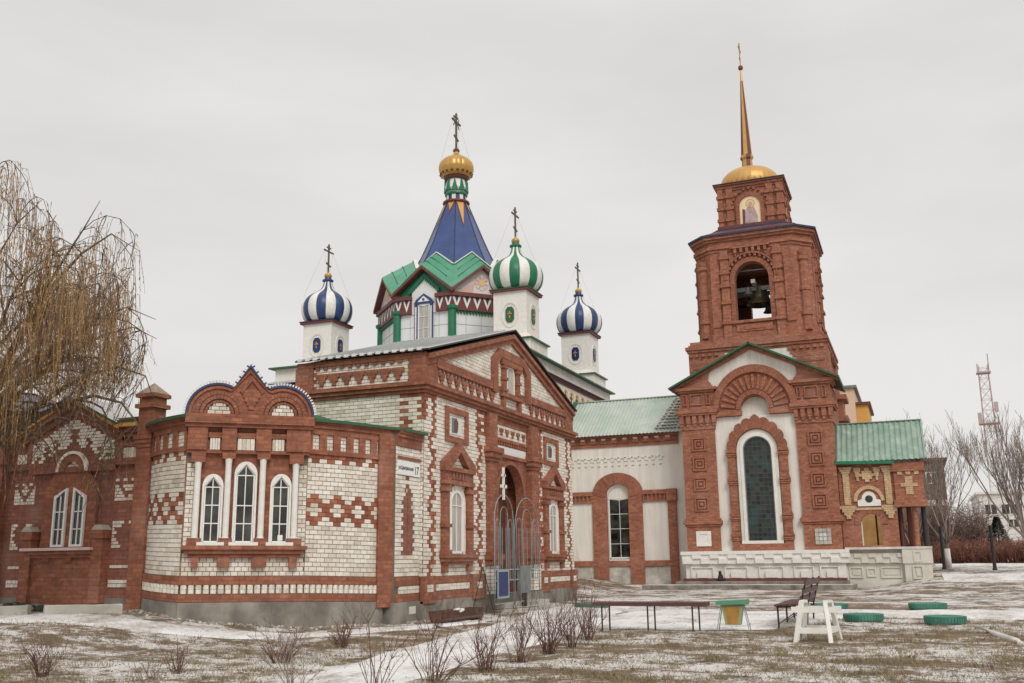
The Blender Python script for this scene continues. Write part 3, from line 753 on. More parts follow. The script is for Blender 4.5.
# scalloped parapet
pa = MB()
def parapet(off):
    L1 = [(.60+(.67+off)*math.cos(a), 4.79+(.67+off)*math.sin(a)) for a in [math.pi*(1-k/22*.645) for k in range(23)]]
    R1 = [(2.04+(.67+off)*math.cos(a), 4.79+(.67+off)*math.sin(a)) for a in [math.pi*(.645-k/22*.645) for k in range(23)]]
    pk = (1.27, 5.90+off*1.5)
    return L1+[(L1[-1][0]+.03, L1[-1][1]+.02)]+[pk]+[(R1[0][0]-.09, R1[0][1]+.03)]+R1
PO = parapet(0)
pa.prism(FB, [(PO[0][0], 4.78)]+[(PO[-1][0], 4.78)]+PO[::-1], -.22, .08, 'red_brick', True)
for c in (.62, 2.04):
    for r0, r1, n in ((.27, .33, .12), (.345, .43, .16), (.445, .53, .12)): pa.ring(FB, arcpts(c, 4.79, r1, 180, 0, 18), arcpts(c, 4.79, r0, 180, 0, 18), .05, n, 'arch_brick', True)
pa.ring(FB, [(1.05, 5.33), (1.32, 5.70), (1.6, 5.33)], [(1.1, 5.28), (1.32, 5.58), (1.55, 5.28)], .05, .13, 'red_brick')
for k in range(5): pa.box(FB, 1.32-.24+.045*k, 1.32+.24-.045*k, .05, .11, 5.27-.09*k, 5.36-.09*k, 'red_brick')
pa.box(FB, 1.1, 1.54, .05, .14, 4.79, 4.88, 'red_brick')
pao = pa.build('scalloped_parapet', church)
for c in (.62, 2.04):
    q = MB(); q.prism(FB, [(c+.26, 4.79)]+arcpts(c, 4.79, .26, 0, 180, 12), .07, .084, 'mortar')
    q.bricks(FB, c-.26, c+.26, 4.79, 5.05, lambda u, z, r, k: 'white_unit', bw=.17, bh=.085, n0=.084, clip=lambda z, c=c: [(c-math.sqrt(max(0.001, .0676-(z-4.79)**2)), c+math.sqrt(max(0.001, .0676-(z-4.79)**2)))])
    q.build('white_lunette', pao)
q = MB(); PB = parapet(.045)
q.ring(FB, PB, PO, -.26, .12, 'blue_paint'); q.ring(FB, parapet(-.035), parapet(-.09), .05, .12, 'red_brick')
for a, b_ in zip(PB, PB[1:]):
    d = math.hypot(b_[0]-a[0], b_[1]-a[1]); k = max(1, int(round(d/.075)))
    for j in range(k):
        u, z = a[0]+(b_[0]-a[0])*j/k, a[1]+(b_[1]-a[1])*j/k; dx, dz = (b_[0]-a[0])/d, (b_[1]-a[1])/d
        q.bar(FB(u, .11, z), FB(u-dz*.055, .11, z+dx*.055), .035, .035, 'blue_paint' if j % 2 else 'white_paint')
q.build('blue_crest', pao)
# green roof of the wing
rw = MB(); E_ = []
for f, L, k in segs:
    for j in range(k+1): E_.append(f(L*j/k, .2, 4.76))
E_.append((-11.66, 21.36, 4.75)); E_.append((-11.52, 22.66, 4.75))
TOP = [(-17.3, 22.66, 5.7), (-15.6, 22.66, 5.95), (-14.3, 22.66, 5.6)]
for a, b_ in zip(E_, E_[1:]):
    ta = (-17.3+(a[0]+17.3)*.62, 22.66, 5.95-.9*max(0, (a[0]+15.8)/4.1)); tb = (-17.3+(b_[0]+17.3)*.62, 22.66, 5.95-.9*max(0, (b_[0]+15.8)/4.1))
    rw.face([a, b_, tb, ta], 'dark_green_roof'); lo = lambda p: (p[0], p[1], p[2]-.07)
    rw.face([lo(a), lo(b_), b_, a], 'green_trim'); rw.face([lo(b_), lo(a), (ta[0], ta[1], a[2]-.1), (tb[0], tb[1], b_[2]-.1)], 'brown_wood')
rw.build('wing_roof', church)
# ------------------------------------------------------------------ side wing with the twin window
FG = frame(-16.9, 18.35, 1, 0)
sw_ = MB()
sw_.box(FG, -9.5, .2, -.35, 0, .55, 5.0, 'red_brick_dark'); sw_.prism(FG, [(-3.7, 4.95), (-.9, 4.95), (-2.3, 5.5)], -.35, 0, 'red_brick_dark')
sw_.build('side_wall', church)
q = MB(); q.box(FG, -9.5, .2, -.35, .04, -.6, .72, 'concrete'); q.build('foundation', church)
def p1(u0, u1):
    c = (u0+u1)/2; w = (u1-u0)/2
    def col(u, z, r, k):
        q = abs(u-c)/w; t_ = (z-2.98)/.52
        if t_ > .9: return 'white_unit' if k % 2 else None
        d = abs(q)+abs(t_-.62)*1.6
        if d < .42: return 'white_unit'
        if q < 1.02*(t_-.12)/.75 and t_ > .18: return None
        return 'white_unit'
    return col
def p2(u0, u1):
    c = (u0+u1)/2; w = (u1-u0)/2
    def col(u, z, r, k):
        q = abs(u-c)/w; t_ = abs((z-2.19)/.32)
        if q+t_*.9 < 1.05 and q < .72 or q < .2: return None
        return 'white_unit'
    return col
for a, b_ in ((-.87, -.05), (-4.15, -3.46)):
    for z0, z1, cf, w_, h_, d_ in ((2.98, 3.52, p1(a, b_), .12, .078, .018), (1.87, 2.51, p2(a, b_), .14, .08, .018), (1.40, 1.48, None, .13, .08, .018), (.96, 1.14, None, .135, .09, .03), (4.0, 4.26, None, .085, .26, .03)):
        pt = MB(); pt.box(FG, a-.02, b_+.02, -.02, .004, z0-.02, z1+.02, 'red_brick_dark'); pt.bricks(FG, a, b_, z0, z1, cf or (lambda u, z, r, k: 'white_unit'), bw=w_, bh=h_, n0=.004, d=d_)
        pt.build('white_brick_panel', church)
gb = MB()
gb.prism(FG, [(-3.75, 3.85), (-.68, 3.85), (-.68, 4.75), (-2.3, 5.47), (-3.75, 4.75)][::1], -.1, .10, 'red_brick_dark')
def gcol(u, z, r, k):
    q = abs(u+2.22); 
    for i, c in enumerate((.0, .52, .85, 1.15)):
        if abs(q-c) < (.11 if i == 0 else .07) and z < 4.78-.21*i-.02: return None
    top = 4.42 + .62*(1-q/1.34)
    lo = 3.98 if q > .9 else (4.1+.34*(1-q/.9))
    if z < lo: return None
    return 'white_unit'
gb.bricks(FG, -3.55, -.9, 3.9, 5.1, gcol, bw=.15, bh=.08, n0=.10, d=.02, clip=lambda z: ([(-2.22-1.34*min(1, (5.06-z)/.62), -2.22+1.34*min(1, (5.06-z)/.62))] if z < 5.02 else []))
for s_ in (-1, 1):
    for dz0, dz1, n in ((-.42, -.25, .16), (-.247, -.1, .24)):
        P = [(-2.3+s_*1.62, 4.86+dz0), (-2.3, 5.56+dz0), (-2.3, 5.56+dz1), (-2.3+s_*1.62, 4.86+dz1)]
        gb.prism(FG, P if s_ < 0 else P[::-1], -.05, n, 'red_brick_dark')
for a, b_ in ((-9.5, -3.55), (-.9, -.12)):
    for z0, z1, n in ((3.84, 3.92, .09), (3.923, 3.995, .05), (4.27, 4.36, .05), (4.5, 4.6, .09), (4.603, 4.72, .14), (4.723, 4.84, .2)): gb.box(FG, a, b_, -.02, n, z0, z1, 'red_brick_dark')
gb.box(FG, -3.6, -.85, .09, .14, 3.72, 3.86, 'red_brick_dark')
gb.build('gable', church)
ni = MB(); ni.ring(FG, arcpts(-2.16, 3.74, .5, 180, 0, 16), arcpts(-2.16, 3.74, .43, 180, 0, 16), .08, .19, 'white_unit'); ni.ring(FG, arcpts(-2.16, 3.74, .425, 180, 0, 16), arcpts(-2.16, 3.74, .25, 180, 0, 16), .08, .16, 'arch_brick', True)
ni.bricks(FG, -2.4, -1.92, 3.74, 4.0, lambda u, z, r, k: 'white_unit', bw=.16, bh=.085, n0=.1, clip=lambda z: [(-2.16-math.sqrt(max(.0009, .058-(z-3.74)**2)), -2.16+math.sqrt(max(.0009, .058-(z-3.74)**2)))])
ni.build('blind_arch', church)
su = MB()
su.box(FG, -3.05, -1.35, -.02, .10, 1.9, 3.35, 'red_brick'); su.prism(FG, [(-3.05, 3.35), (-1.35, 3.35), (-1.75, 3.85), (-2.62, 3.85)], -.02, .10, 'red_brick')
for z0, z1, n in ((1.66, 1.74, .22), (1.743, 1.83, .27)): su.box(FG, -3.28, -1.24, -.02, n, z0, z1, 'red_brick')
su.box(FG, -3.3, -1.22, -.02, .16, .3, 1.658, 'red_brick')
for u in (-2.72, -2.0): su.box(FG, u-.1, u+.1, .16, .2, 1.56, 1.658, 'red_brick')
for c in (-3.35, -1.09):
    su.box(FG, c-.16, c+.16, -.02, .24, .6, 2.1, 'red_brick'); su.box(FG, c-.2, c+.2, -.02, .28, 2.1, 2.3, 'red_brick')
    su.prism(FG, [(c-.2, 2.3), (c+.2, 2.3), (c+.08, 2.42), (c-.08, 2.42)], -.02, .26, 'concrete_light')
su.build('window_surround', church)
q = MB(); q.box(FG, -3.45, -1.2, 0, .34, 1.833, 1.90, 'pink_paint'); q.build('window_sill', church)
for s_, c in ((1, -2.46), (-1, -1.86)):
    fr_ = MB(); w = .4; z0 = 1.92
    def ol(e): 
        a = (c-w/2+e, z0+e); b_ = (c-w/2+e, (3.14 if s_ > 0 else 3.34)-e); d = (c+w/2-e, (3.34 if s_ > 0 else 3.14)-e); g_ = (c+w/2-e, z0+e)
        return [a, b_, d, g_, a]
    fr_.ring(FG, ol(0), ol(.055), .08, .16, 'white_plastic'); I = ol(.055)
    fr_.box(FG, c-.012, c+.012, .1, .145, z0+.055, 3.14, 'white_plastic')
    for z in (2.34, 2.76): fr_.box(FG, c-w/2+.055, c+w/2-.055, .1, .143, z-.012, z+.012, 'white_plastic')
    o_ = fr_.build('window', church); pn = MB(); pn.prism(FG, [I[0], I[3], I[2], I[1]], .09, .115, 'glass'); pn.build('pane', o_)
# brick pillar with pyramid cap
pi = MB()
pi.box(FG, -.14, .29, -.25, .2, .4, 4.1, 'red_brick')
for k in range(4): pi.box(FG, -.14-.02*k, .29+.02*k, -.25-.02*k, .2+.02*k, 4.1+.1*k, 4.198+.1*k, 'red_brick')
pi.box(FG, -.14, .29, -.25, .2, 4.5, 5.16, 'red_brick', True); pi.box(FG, -.21, .36, -.32, .27, 5.16, 5.26, 'red_brick', True); pi.box(FG, -.14, .29, -.25, .2, 5.26, 5.42, 'red_brick', True); pi.box(FG, -.21, .36, -.32, .27, 5.42, 5.51, 'red_brick', True)
a = [FG(-.2, .26, 5.51), FG(.35, .26, 5.51), FG(.35, -.31, 5.51), FG(-.2, -.31, 5.51)]; tp = FG(.075, -.025, 5.8)
for k in range(4): pi.face([a[k], a[(k+1) % 4], tp], 'clay')
pi.build('brick_pillar', church)
rs = MB()
yb = 18.35
def gp(u, n, z): return FG(u, n, z)
for s_ in (-1, 1):
    e = (-2.3+s_*1.62, 4.80); t_ = (-2.3, 5.58)
    rs.slab([gp(e[0], .34, e[1]+.04), gp(t_[0], .34, t_[1]+.04), gp(t_[0], -3.5, t_[1]+.04), gp(e[0], -3.5, e[1]+.04)], .05, 'snow' if s_ > 0 else 'dark_green_roof', 'green_trim')
    P = [(e[0], e[1]-.1), (t_[0], t_[1]-.1), (t_[0], t_[1]), (e[0], e[1])]
    rs.prism(FG, P if s_ < 0 else P[::-1], -.05, .3, 'ochre')
rs.slab([gp(-9.5, .3, 4.9), gp(-3.9, .3, 4.9), gp(-3.9, -3.5, 5.5), gp(-9.5, -3.5, 5.5)], .06, 'dark_green_roof', 'green_trim')
rs.slab([gp(-.72, .3, 4.9), gp(-.16, .3, 4.9), gp(-.16, -3.5, 5.5), gp(-.72, -3.5, 5.5)], .06, 'dark_green_roof', 'green_trim')
rs.box(FG, -.72, -.16, .0, .27, 4.74, 4.838, 'ochre')
rs.build('side_roof', church)
# second pier at the far left and the tall rear roof above it
q = MB(); q.box(FG, -5.2, -4.42, -.2, .22, .5, 4.0, 'red_brick_dark'); q.box(FG, -5.3, -4.35, -.2, .3, 4.0, 4.25, 'red_brick_dark'); q.box(FG, -5.2, -4.42, -.2, .22, 4.25, 5.05, 'red_brick_dark'); q.build('corner_pier', church)
q = MB(); FQ = frame(-16.9, 20.6, 1, 0)
q.box(FQ, -13, -6.3, -2.6, 0, .3, 5.75, 'red_brick_dark', True); q.box(FQ, -13.1, -6.2, -2.7, .1, 5.5, 5.74, 'red_brick_dark', True)
q.build('rear_wing', church)
q = MB(); bz = 5.8; ap = (-27, 22, 7.0); ring_ = [(-31.5, 20.2, bz), (-22.9, 20.2, bz), (-22.9, 23.4, bz), (-31.5, 23.4, bz)]
R1, R2 = (-29.5, 21.8, 6.6), (-24.5, 21.8, 6.6)
q.face([ring_[0], ring_[1], R2, R1], 'slate_blue'); q.face([ring_[1], ring_[2], R2], 'slate_blue'); q.face([ring_[2], ring_[3], R1, R2], 'slate_blue'); q.face([ring_[3], ring_[0], R1], 'slate_blue')
q.face(ring_[::-1], 'brown_wood'); q.build('rear_roof', church)
# street name plate
sg = MB(); FKs = frame(-11.78+.02, 0, 0, 1)
sg.box(FKs, 21.42, 22.26, 0, .02, 3.60, 3.95, 'white_plastic', True); sg.box(FKs, 22.275, 22.6, 0, .022, 3.59, 3.94, 'white_plastic', True)
sgo = tag(sg.build('street_sign'), 'white street name plate with house number 17 on the brick wall under the green eave', 'sign')
def text_part(txt, fn, u, z, size, name, parent, m='ink', sx=1.0):
    cu = bpy.data.curves.new(name, 'FONT'); cu.body = txt; cu.size = 1; cu.align_x = 'LEFT'; cu.offset = .02
    ob = bpy.data.objects.new(name, cu); COL.objects.link(ob)
    bpy.context.view_layer.update()
    me = bpy.data.meshes.new_from_object(ob.evaluated_get(bpy.context.evaluated_depsgraph_get()))
    bpy.data.objects.remove(ob); bpy.data.curves.remove(cu)
    for v in me.vertices: v.co = fn(u+v.co.x*size*sx, .027, z+v.co.y*size)
    me.materials.clear(); me.materials.append(MATS[m])
    o = bpy.data.objects.new(name, me); COL.objects.link(o); o.parent = parent
    if parent.type == 'EMPTY': o.matrix_parent_inverse = Matrix.Translation(-Vector(parent.location))
    return o
text_part('ул.Центральная', FKs, 21.45, 3.73, .13, 'lettering', sgo, sx=.8)
text_part('17', FKs, 22.3, 3.65, .28, 'number', sgo, sx=.85)
# ------------------------------------------------------------------ domed church behind
nave = thing('domed_church', 'white domed church with blue tent spire and four striped onion cupolas behind the brick hall', 'church', (-25.5, 54, 0))
FNE = frame(-17.5, 0, 0, 1); FNS = frame(0, 45.3, 1, 0)
q = MB()
q.box(lambda x, y, z: (x, y, z), -33.6, -17.5, 45.3, 61.2, -.5, 11.0, 'plaster', True)
q.build('wall', nave)
q = MB()
for z0, z1, n in ((11.0, 11.1, .07), (11.103, 11.22, .14)):
    q.box(FNE, 45.3-n, 61.2+n, -.1, n, z0, z1, 'brown_trim'); q.box(FNS, -33.6-n, -17.5, -.1, n, z0, z1, 'brown_trim')
q.slab([(-17.25, 44.8, 11.23), (-17.25, 61.5, 11.23), (-18.6, 61.5, 11.6), (-18.6, 44.8, 11.6)], .05, 'slate_blue', 'navy_trim')
q.slab([(-34.0, 44.8, 11.26), (-17.25, 44.8, 11.26), (-18.6, 46.2, 11.75), (-32.5, 46.2, 11.75)], .06, 'grey_roof', 'navy_trim')
q.build('lower_cornice', nave)
q = MB()
q.box(FNE, 45.6, 61.0, 0, .03, 9.95, 10.95, 'pale_paint')
y = 48.2
while y < 60.8:
    q.ring(FNE, arcpts(y, 10.42, .42, 210, -30, 16), arcpts(y, 10.42, .33, 210, -30, 16), .02, .07, 'yellow_paint')
    q.box(FNE, y-.05, y+.05, .02, .06, 10.12, 10.68, 'brown_trim'); q.box(FNE, y-.2, y+.2, .02, .058, 10.38, 10.48, 'brown_trim'); y += 1.02
y = 45.7
while y < 61: q.prism(FNE, [(y, 9.98), (y+.2, 9.72), (y+.4, 9.98)], .02, .09, 'brown_trim'); y += .42
q.box(FNE, 45.6, 61.0, .02, .09, 9.98, 10.08, 'brown_trim'); q.box(FNE, 48.0, 48.55, .03, .1, 9.3, 10.9, 'yellow_paint')
q.build('painted_frieze', nave)
for c in (51.6, 55.5):
    window(nave, FNE, c, 1.0, 7.9, 9.0, .5, n=.02, proud=.06, fm='brown_trim')
q = MB()
q.box(ident, -33.0, -18.1, 45.6, 62.4, 11.2, 12.3, 'plaster', True)
q.build('upper_wall', nave)
q = MB()
q.slab([(-33.3, 45.3, 12.32), (-17.8, 45.3, 12.32), (-17.8, 62.7, 12.32), (-33.3, 62.7, 12.32)], .08, 'grey_roof', 'green_trim')
q.build('roof', nave)
# four corner cupolas
def fine(P, n=4):
    out = []
    for i in range(len(P)-1):
        p0, p1, p2, p3 = P[max(0, i-1)], P[i], P[i+1], P[min(len(P)-1, i+2)]
        for k in range(n):
            q = k/n; out.append(tuple(.5*((2*p1[c])+(-p0[c]+p2[c])*q+(2*p0[c]-5*p1[c]+4*p2[c]-p3[c])*q*q+(-p0[c]+3*p1[c]-3*p2[c]+p3[c])*q**3) for c in (0, 1)))
    return out+[P[-1]]
def cupola(cx, cy, zt, stripe, label):
    h = .98
    t_ = MB()
    t_.box(ident, cx-h, cx+h, cy-h, cy+h, 11.9, zt-.12, 'white_paint', True)
    t_.box(ident, cx-1.32, cx+1.32, cy-1.32, cy+1.32, 11.8, zt-2.95, 'plaster', True)
    c = t_.build('cupola', nave, label)
    t_ = MB(); e = 1.45; t_.box(ident, cx-e, cx+e, cy-e, cy+e, zt-2.95, zt-2.87, 'green_trim', True)
    top = zt-2.55
    B = [(cx-e, cy-e), (cx+e, cy-e), (cx+e, cy+e), (cx-e, cy+e)]; I_ = [(cx-h, cy-h), (cx+h, cy-h), (cx+h, cy+h), (cx-h, cy+h)]
    for k in range(4):
        j = (k+1) % 4; t_.face([(*B[k], zt-2.87), (*B[j], zt-2.87), (*I_[j], top), (*I_[k], top)], 'plaster')
    t_.build('ledge', c); t_ = MB()
    t_.box(ident, cx-h-.16, cx+h+.16, cy-h-.16, cy+h+.16, zt-.12, zt, 'brown_trim', True); t_.box(ident, cx-h-.2, cx+h+.2, cy-h-.2, cy+h+.2, zt, zt+.05, 'green_trim' if stripe == 'green_paint' else 'navy_trim', True)
    t_.build('cornice', c)
    prof = [(1.10, .05), (1.28, .15), (1.45, .34), (1.55, .60), (1.585, .88), (1.56, 1.14), (1.46, 1.40), (1.27, 1.64), (.98, 1.85), (.68, 2.02), (.46, 2.2), (.34, 2.4), (.26, 2.7)]
    prof = [(r*.95, z) for r, z in fine(prof)]; d = MB(); d.lathe(cx, cy, [(r, zt+z) for r, z in prof], 96, lambda k, i: stripe if (k//6) % 2 == 0 else 'white_paint', True, rot=.13, rib=.028, nrib=16)
    d.lathe(cx, cy, [(.27, zt+2.68), (.34, zt+2.74), (.34, zt+2.82), (.22, zt+2.86), (.2, zt+2.98)], 16, stripe)
    d.build('dome', c)
    d = MB(); d.lathe(cx, cy, [(.12, zt+2.93), (.21, zt+3.0), (.24, zt+3.1), (.2, zt+3.2), (.1, zt+3.26), (.05, zt+3.35)], 16, 'gold')
    cross_mb(d, cx, cy, zt+3.25, zt+5.1, 'cross_metal', .085, 1.0)
    for s_ in (-1, 1):
        for g_ in (-1, 1): d.tube([(cx, cy+s_*.48, zt+4.62), (cx+g_*.9, cy+s_*1.2, zt+1.6)], .004, 'black_iron', 3)
    d.build('cross', c)
    for fr_, a in ((frame(cx, cy-h, 1, 0), 0), (frame(cx+h, cy, 0, 1), 1)):
        d = MB(); zc = zt-1.45; col = stripe
        O_ = [(-.25, zc-.27), (-.13, zc-.44), (.13, zc-.44), (.25, zc-.27), (.25, zc+.27), (.13, zc+.44), (-.13, zc+.44), (-.25, zc+.27)]
        d.ring(fr_, arcpts(0, zc, .52, 0, 360, 28, .72), arcpts(0, zc, .45, 0, 360, 28, .63), -.02, .035, 'plaster')
        d.prism(fr_, O_, -.02, .05, 'green_trim' if col == 'green_paint' else 'blue_sign'); d.box(fr_, -.035, .035, .04, .07, zc-.2, zc+.2, 'gold'); d.box(fr_, -.12, .12, .04, .068, zc+.02, zc+.09, 'gold'); d.lathe(*fr_(0, .05, 0)[:2], [(.001, zc-.08), (.06, zc), (.001, zc+.1)], 8, 'brown_trim')
        for k in range(0):
            an = math.radians(36*k+10); d.box(fr_, .68*math.cos(an)-.06, .68*math.cos(an)+.06, -.01, .015, zc+.98*math.sin(an)-.03, zc+.98*math.sin(an)+.03, 'plaster')
        d.build('medallion', c)
cupola(-19.46, 49.0, 16.06, 'green_paint', 'green and white striped cupola at the near corner')
cupola(-31.85, 48.95, 15.5, 'blue_paint', 'blue and white striped cupola at the left corner')
cupola(-19.65, 60.95, 16.15, 'blue_paint', 'blue and white striped cupola at the far right corner')
cupola(-31.9, 61.0, 15.4, 'green_paint', 'green cupola half hidden behind the drum')
# octagonal drum
OX, OY = -25.55, 54.0; AP = 4.35
def facet(k):   # k=0 faces -Y, then turning towards +X
    a = rad(-90+45*k); nx_, ny_ = math.cos(a), math.sin(a); ux, uy = -ny_, nx_
    return frame(OX+AP*nx_, OY+AP*ny_, ux, uy)
SD = AP*math.tan(rad(22.5))
q = MB(); q.lathe(OX, OY, [(AP/math.cos(rad(22.5)), 11.5), (AP/math.cos(rad(22.5)), 17.0)], 8, 'grey_siding', False, rot=rad(22.5))
for k in range(8):
    f = facet(k)
    for z in (14.9, 13.4): q.box(f, -SD, SD, 0, .012, z, z+.02, 'steel_grey')
    for u in (-.95, 0, .95):
        if k % 2 == 1 or u: q.box(f, u-.008, u+.008, 0, .01, 12, 16, 'steel_grey')
q.build('drum', nave)
for k in range(8):
    a = rad(-90+45*k+22.5); R_ = AP/math.cos(rad(22.5))+.02; x, y = OX+R_*math.cos(a), OY+R_*math.sin(a)
    q = MB(); q.lathe(x, y, [(.24, 11.8), (.24, 15.72), (.34, 15.8), (.36, 15.95), (.28, 16.0)], 16, 'green_paint'); q.build('corner_post', nave)
for k in range(8):
    f = facet(k); open_ = (k % 2 == 0)
    w = SD+.12
    spans = [(-w, -.82), (.82, w)] if open_ else [(-w, w)]
    for a, b_ in spans:
        q = MB()
        q.box(f, a, b_, -.05, .20, 15.72, 16.55, 'brown_trim'); q.box(f, a-.02, b_+.02, -.05, .34, 16.55, 16.78, 'brown_trim')
        n_ = max(2, int((b_-a)/.55)); p = (b_-a)/n_
        for j in range(n_):
            c = a+(j+.5)*p
            q.prism(f, [(c-p*.42, 16.52), (c, 15.82), (c+p*.42, 16.52)], .19, .215, 'white_paint'); q.prism(f, [(c-p*.2, 16.52), (c, 16.14), (c+p*.2, 16.52)], .2, .23, 'navy_trim')
        if not open_:
            j = a
            while j < b_-.1: q.prism(f, [(j, 15.72), (j+.09, 15.5), (j+.18, 15.72)], .0, .12, 'green_paint'); j += .19
        q.build('frieze_band', nave)
    # gable
    q = MB(); zt, zb, gw = 18.45, 16.78, SD+.12
    for s_ in (-1, 1):
        P = [(s_*(gw+.1), zb-.05), (0, zt-.1), (0, zt+.12), (s_*(gw+.1), zb+.18)]
        q.prism(f, P if s_ < 0 else P[::-1], .1, .5, 'brown_trim', True)
    if open_:
        q.prism(f, [(-gw, zb), (gw, zb), (0, zt)], -.3, .02, 'green_paint')
        q.prism(f, [(-.82, 15.7), (.82, 15.7), (.82, 17.25), (0, 17.85), (-.82, 17.25)], .0, .06, 'grey_siding')
        for s_ in (-1, 1):
            for j in range(9):
                u = s_*(.08+j*.11); z = 17.92-abs(u)*.86
                q.prism(f, [(u-.05, z), (u, z-.2), (u+.05, z), (u, z+.12)], .06, .16, 'green_paint')
            q.prism(f, [(s_*1.0, 16.9), (s_*1.0, 17.15), (0, 18.15), (0, 17.9)][::(1 if s_ < 0 else -1)], .05, .15, 'green_paint')
    else:
        q.prism(f, [(-gw, zb), (gw, zb), (0, zt)], -.3, .12, 'pale_paint')
        q.prism(f, [(-gw*.75, zb+.06), (-gw*.3, zb+.06), (-.4, zb+.75)], .1, .14, 'pink_paint'); q.prism(f, [(gw*.3, zb+.06), (gw*.75, zb+.06), (.4, zb+.75)], .1, .14, 'pink_paint')
        for j in range(8):
            an = math.pi*j/4; q.prism(f, arcpts(.3*math.cos(an), zb+.72+.3*math.sin(an), .17, 0, 330, 11), .1, .15, 'pink_paint')
        q.prism(f, arcpts(0, zb+.72, .2, 0, 330, 11), .12, .17, 'yellow_paint')
    q.build('gable', nave)
    # pitched gable roof: ridge climbs to the tent, valleys at the octagon corners
    a = rad(-90+45*k); aL, aR = a-rad(22.5), a+rad(22.5)
    P = lambda an, r, z: (OX+r*math.cos(an), OY+r*math.sin(an), z)
    ro, ri = P(a, AP+.52, 18.58), P(a, 2.75, 19.9)
    q = MB()
    for an in (aL, aR):
        vo, vi = P(an, 5.26, 16.92), P(an, 3.2, 18.95)
        q.slab([ro, ri, vi, vo] if an == aL else [ro, vo, vi, ri], .05, 'bright_green_roof', 'bright_green_roof')
        for w_ in (.3, .62):
            m0 = Vector(ro).lerp(Vector(ri), w_); m1 = Vector(vo).lerp(Vector(vi), w_); m1 = m0.lerp(m1, .8)
            q.bar(m0+Vector((0, 0, .03)), m1+Vector((0, 0, .03)), .05, .05, 'green_trim')
        q.bar(Vector(ri)+Vector((0, 0, .06)), Vector(vi)+Vector((0, 0, .06)), .24, .05, 'white_paint')
    q.build('gable_roof', nave)
# carved window in the front facet of the drum, and on the others facing out
for k in (0, 2, 6):
    f = facet(k)
    wo = window(nave, f, 0, .78, 14.1, 16.2, .02, fw=.07, n=.07, proud=.05, kind='pointed', muls=(14.8, 15.5), gm='curtain', label='window with blue carved surround' )
    q = MB()
    for s_ in (-1, 1): q.box(f, s_*.5-.09, s_*.5+.09, .05, .16, 13.95, 16.3, 'blue_paint'); q.box(f, s_*.5-.04, s_*.5+.04, .15, .18, 14.1, 16.1, 'white_paint')
    q.prism(f, [(-.66, 16.3), (.66, 16.3), (.5, 16.55), (0, 16.9), (-.5, 16.55)], .05, .16, 'blue_paint'); q.prism(f, [(-.4, 16.4), (.4, 16.4), (0, 16.75)], .15, .18, 'white_paint'); q.prism(f, arcpts(0, 16.52, .08, 0, 330, 11), .17, .2, 'blue_paint')
    q.box(f, -.66, .66, .05, .2, 13.85, 13.97, 'blue_paint'); q.build('window_surround', wo)
# tent, neck and gilded dome
q = MB()
rr = lambda z: .76+(24.0-z)*.40+max(0, 21.5-z)**2*.034
tz = [18.4, 19.0, 19.6, 20.2, 20.8, 21.5, 22.5, 24.0]
q.lathe(OX, OY, [(rr(z), z) for z in tz], 8, 'blue_roof', False, rot=rad(22.5))
tent = q.build('tent_roof', nave)
q = MB()
for k in range(8):
    an = rad(-90+45*k+22.5); q.tube([(OX+rr(z)*1.005*math.cos(an), OY+rr(z)*1.005*math.sin(an), z) for z in tz], .035, 'navy_trim', 4)
    an = rad(-90+45*k); ap_ = math.cos(rad(22.5)); P = lambda da, z, e: (OX+(rr(z)*ap_/math.cos(da)+e)*math.cos(an+da), OY+(rr(z)*ap_/math.cos(da)+e)*math.sin(an+da), z)
    for zz_, e, m_, wd in ((21.9, .02, 'brown_trim', 1.0), (22.2, .035, 'gold_leaf', .8)):
        if k % 2 == 0: q.face([P(-rad(22)*wd, 24.0, e), P(0, zz_+1.1, e), P(rad(22)*wd, 24.0, e)], m_)
        else: q.face([P(-rad(22)*wd, 24.0, e), P(0, zz_, e), P(rad(22)*wd, 24.0, e)], m_)
q.build('gilded_rays', tent)
q = MB()
q.lathe(OX, OY, [(r_*.87, z_) for r_, z_ in [(.95, 23.95), (1.02, 24.02), (1.0, 24.12), (.8, 24.15)]], 16, 'brown_trim')
q.lathe(OX, OY, [(r_*.87, z_) for r_, z_ in [(.76, 24.1), (.76, 24.55)]], 16, lambda k, i: 'navy_trim' if k % 2 else 'white_paint', False)
q.lathe(OX, OY, [(r_*.87, z_) for r_, z_ in [(.82, 24.53), (.86, 24.6), (.84, 24.7), (.74, 24.74)]], 16, 'green_paint')
q.lathe(OX, OY, [(r_*.87, z_) for r_, z_ in [(.76, 24.72), (.9, 25.0), (.7, 25.62), (.62, 25.66)]], 16, 'white_paint', False)
for k in range(10):
    an = 2*math.pi*k/10; f = frame(OX+.72*math.cos(an), OY+.72*math.sin(an), -math.sin(an), math.cos(an))
    q.prism(f, [(-.21, 24.78), (.21, 24.78), (0, 25.6)], -.1, .06, 'green_paint')
q.lathe(OX, OY, [(r_*.87, z_) for r_, z_ in [(.66, 25.62), (.85, 25.66), (.95, 25.8), (.9, 25.86)]], 20, 'brown_trim')
q.build('neck', nave)
q = MB()
q.lathe(OX, OY, [(r_*.9, z_) for r_, z_ in fine([(.92, 25.84), (1.1, 26.0), (1.22, 26.3), (1.24, 26.5), (1.16, 26.8), (.95, 27.05), (.62, 27.25), (.34, 27.4), (.2, 27.55), (.17, 27.75)])], 96, 'gold', True, rib=.035, nrib=16)
for k in range(18):
    an = 2*math.pi*k/18; x, y = OX+1.02*math.cos(an), OY+1.02*math.sin(an); q.lathe(x, y, [(.001, 25.92), (.11, 26.04), (.001, 26.16)], 6, 'brown_trim')
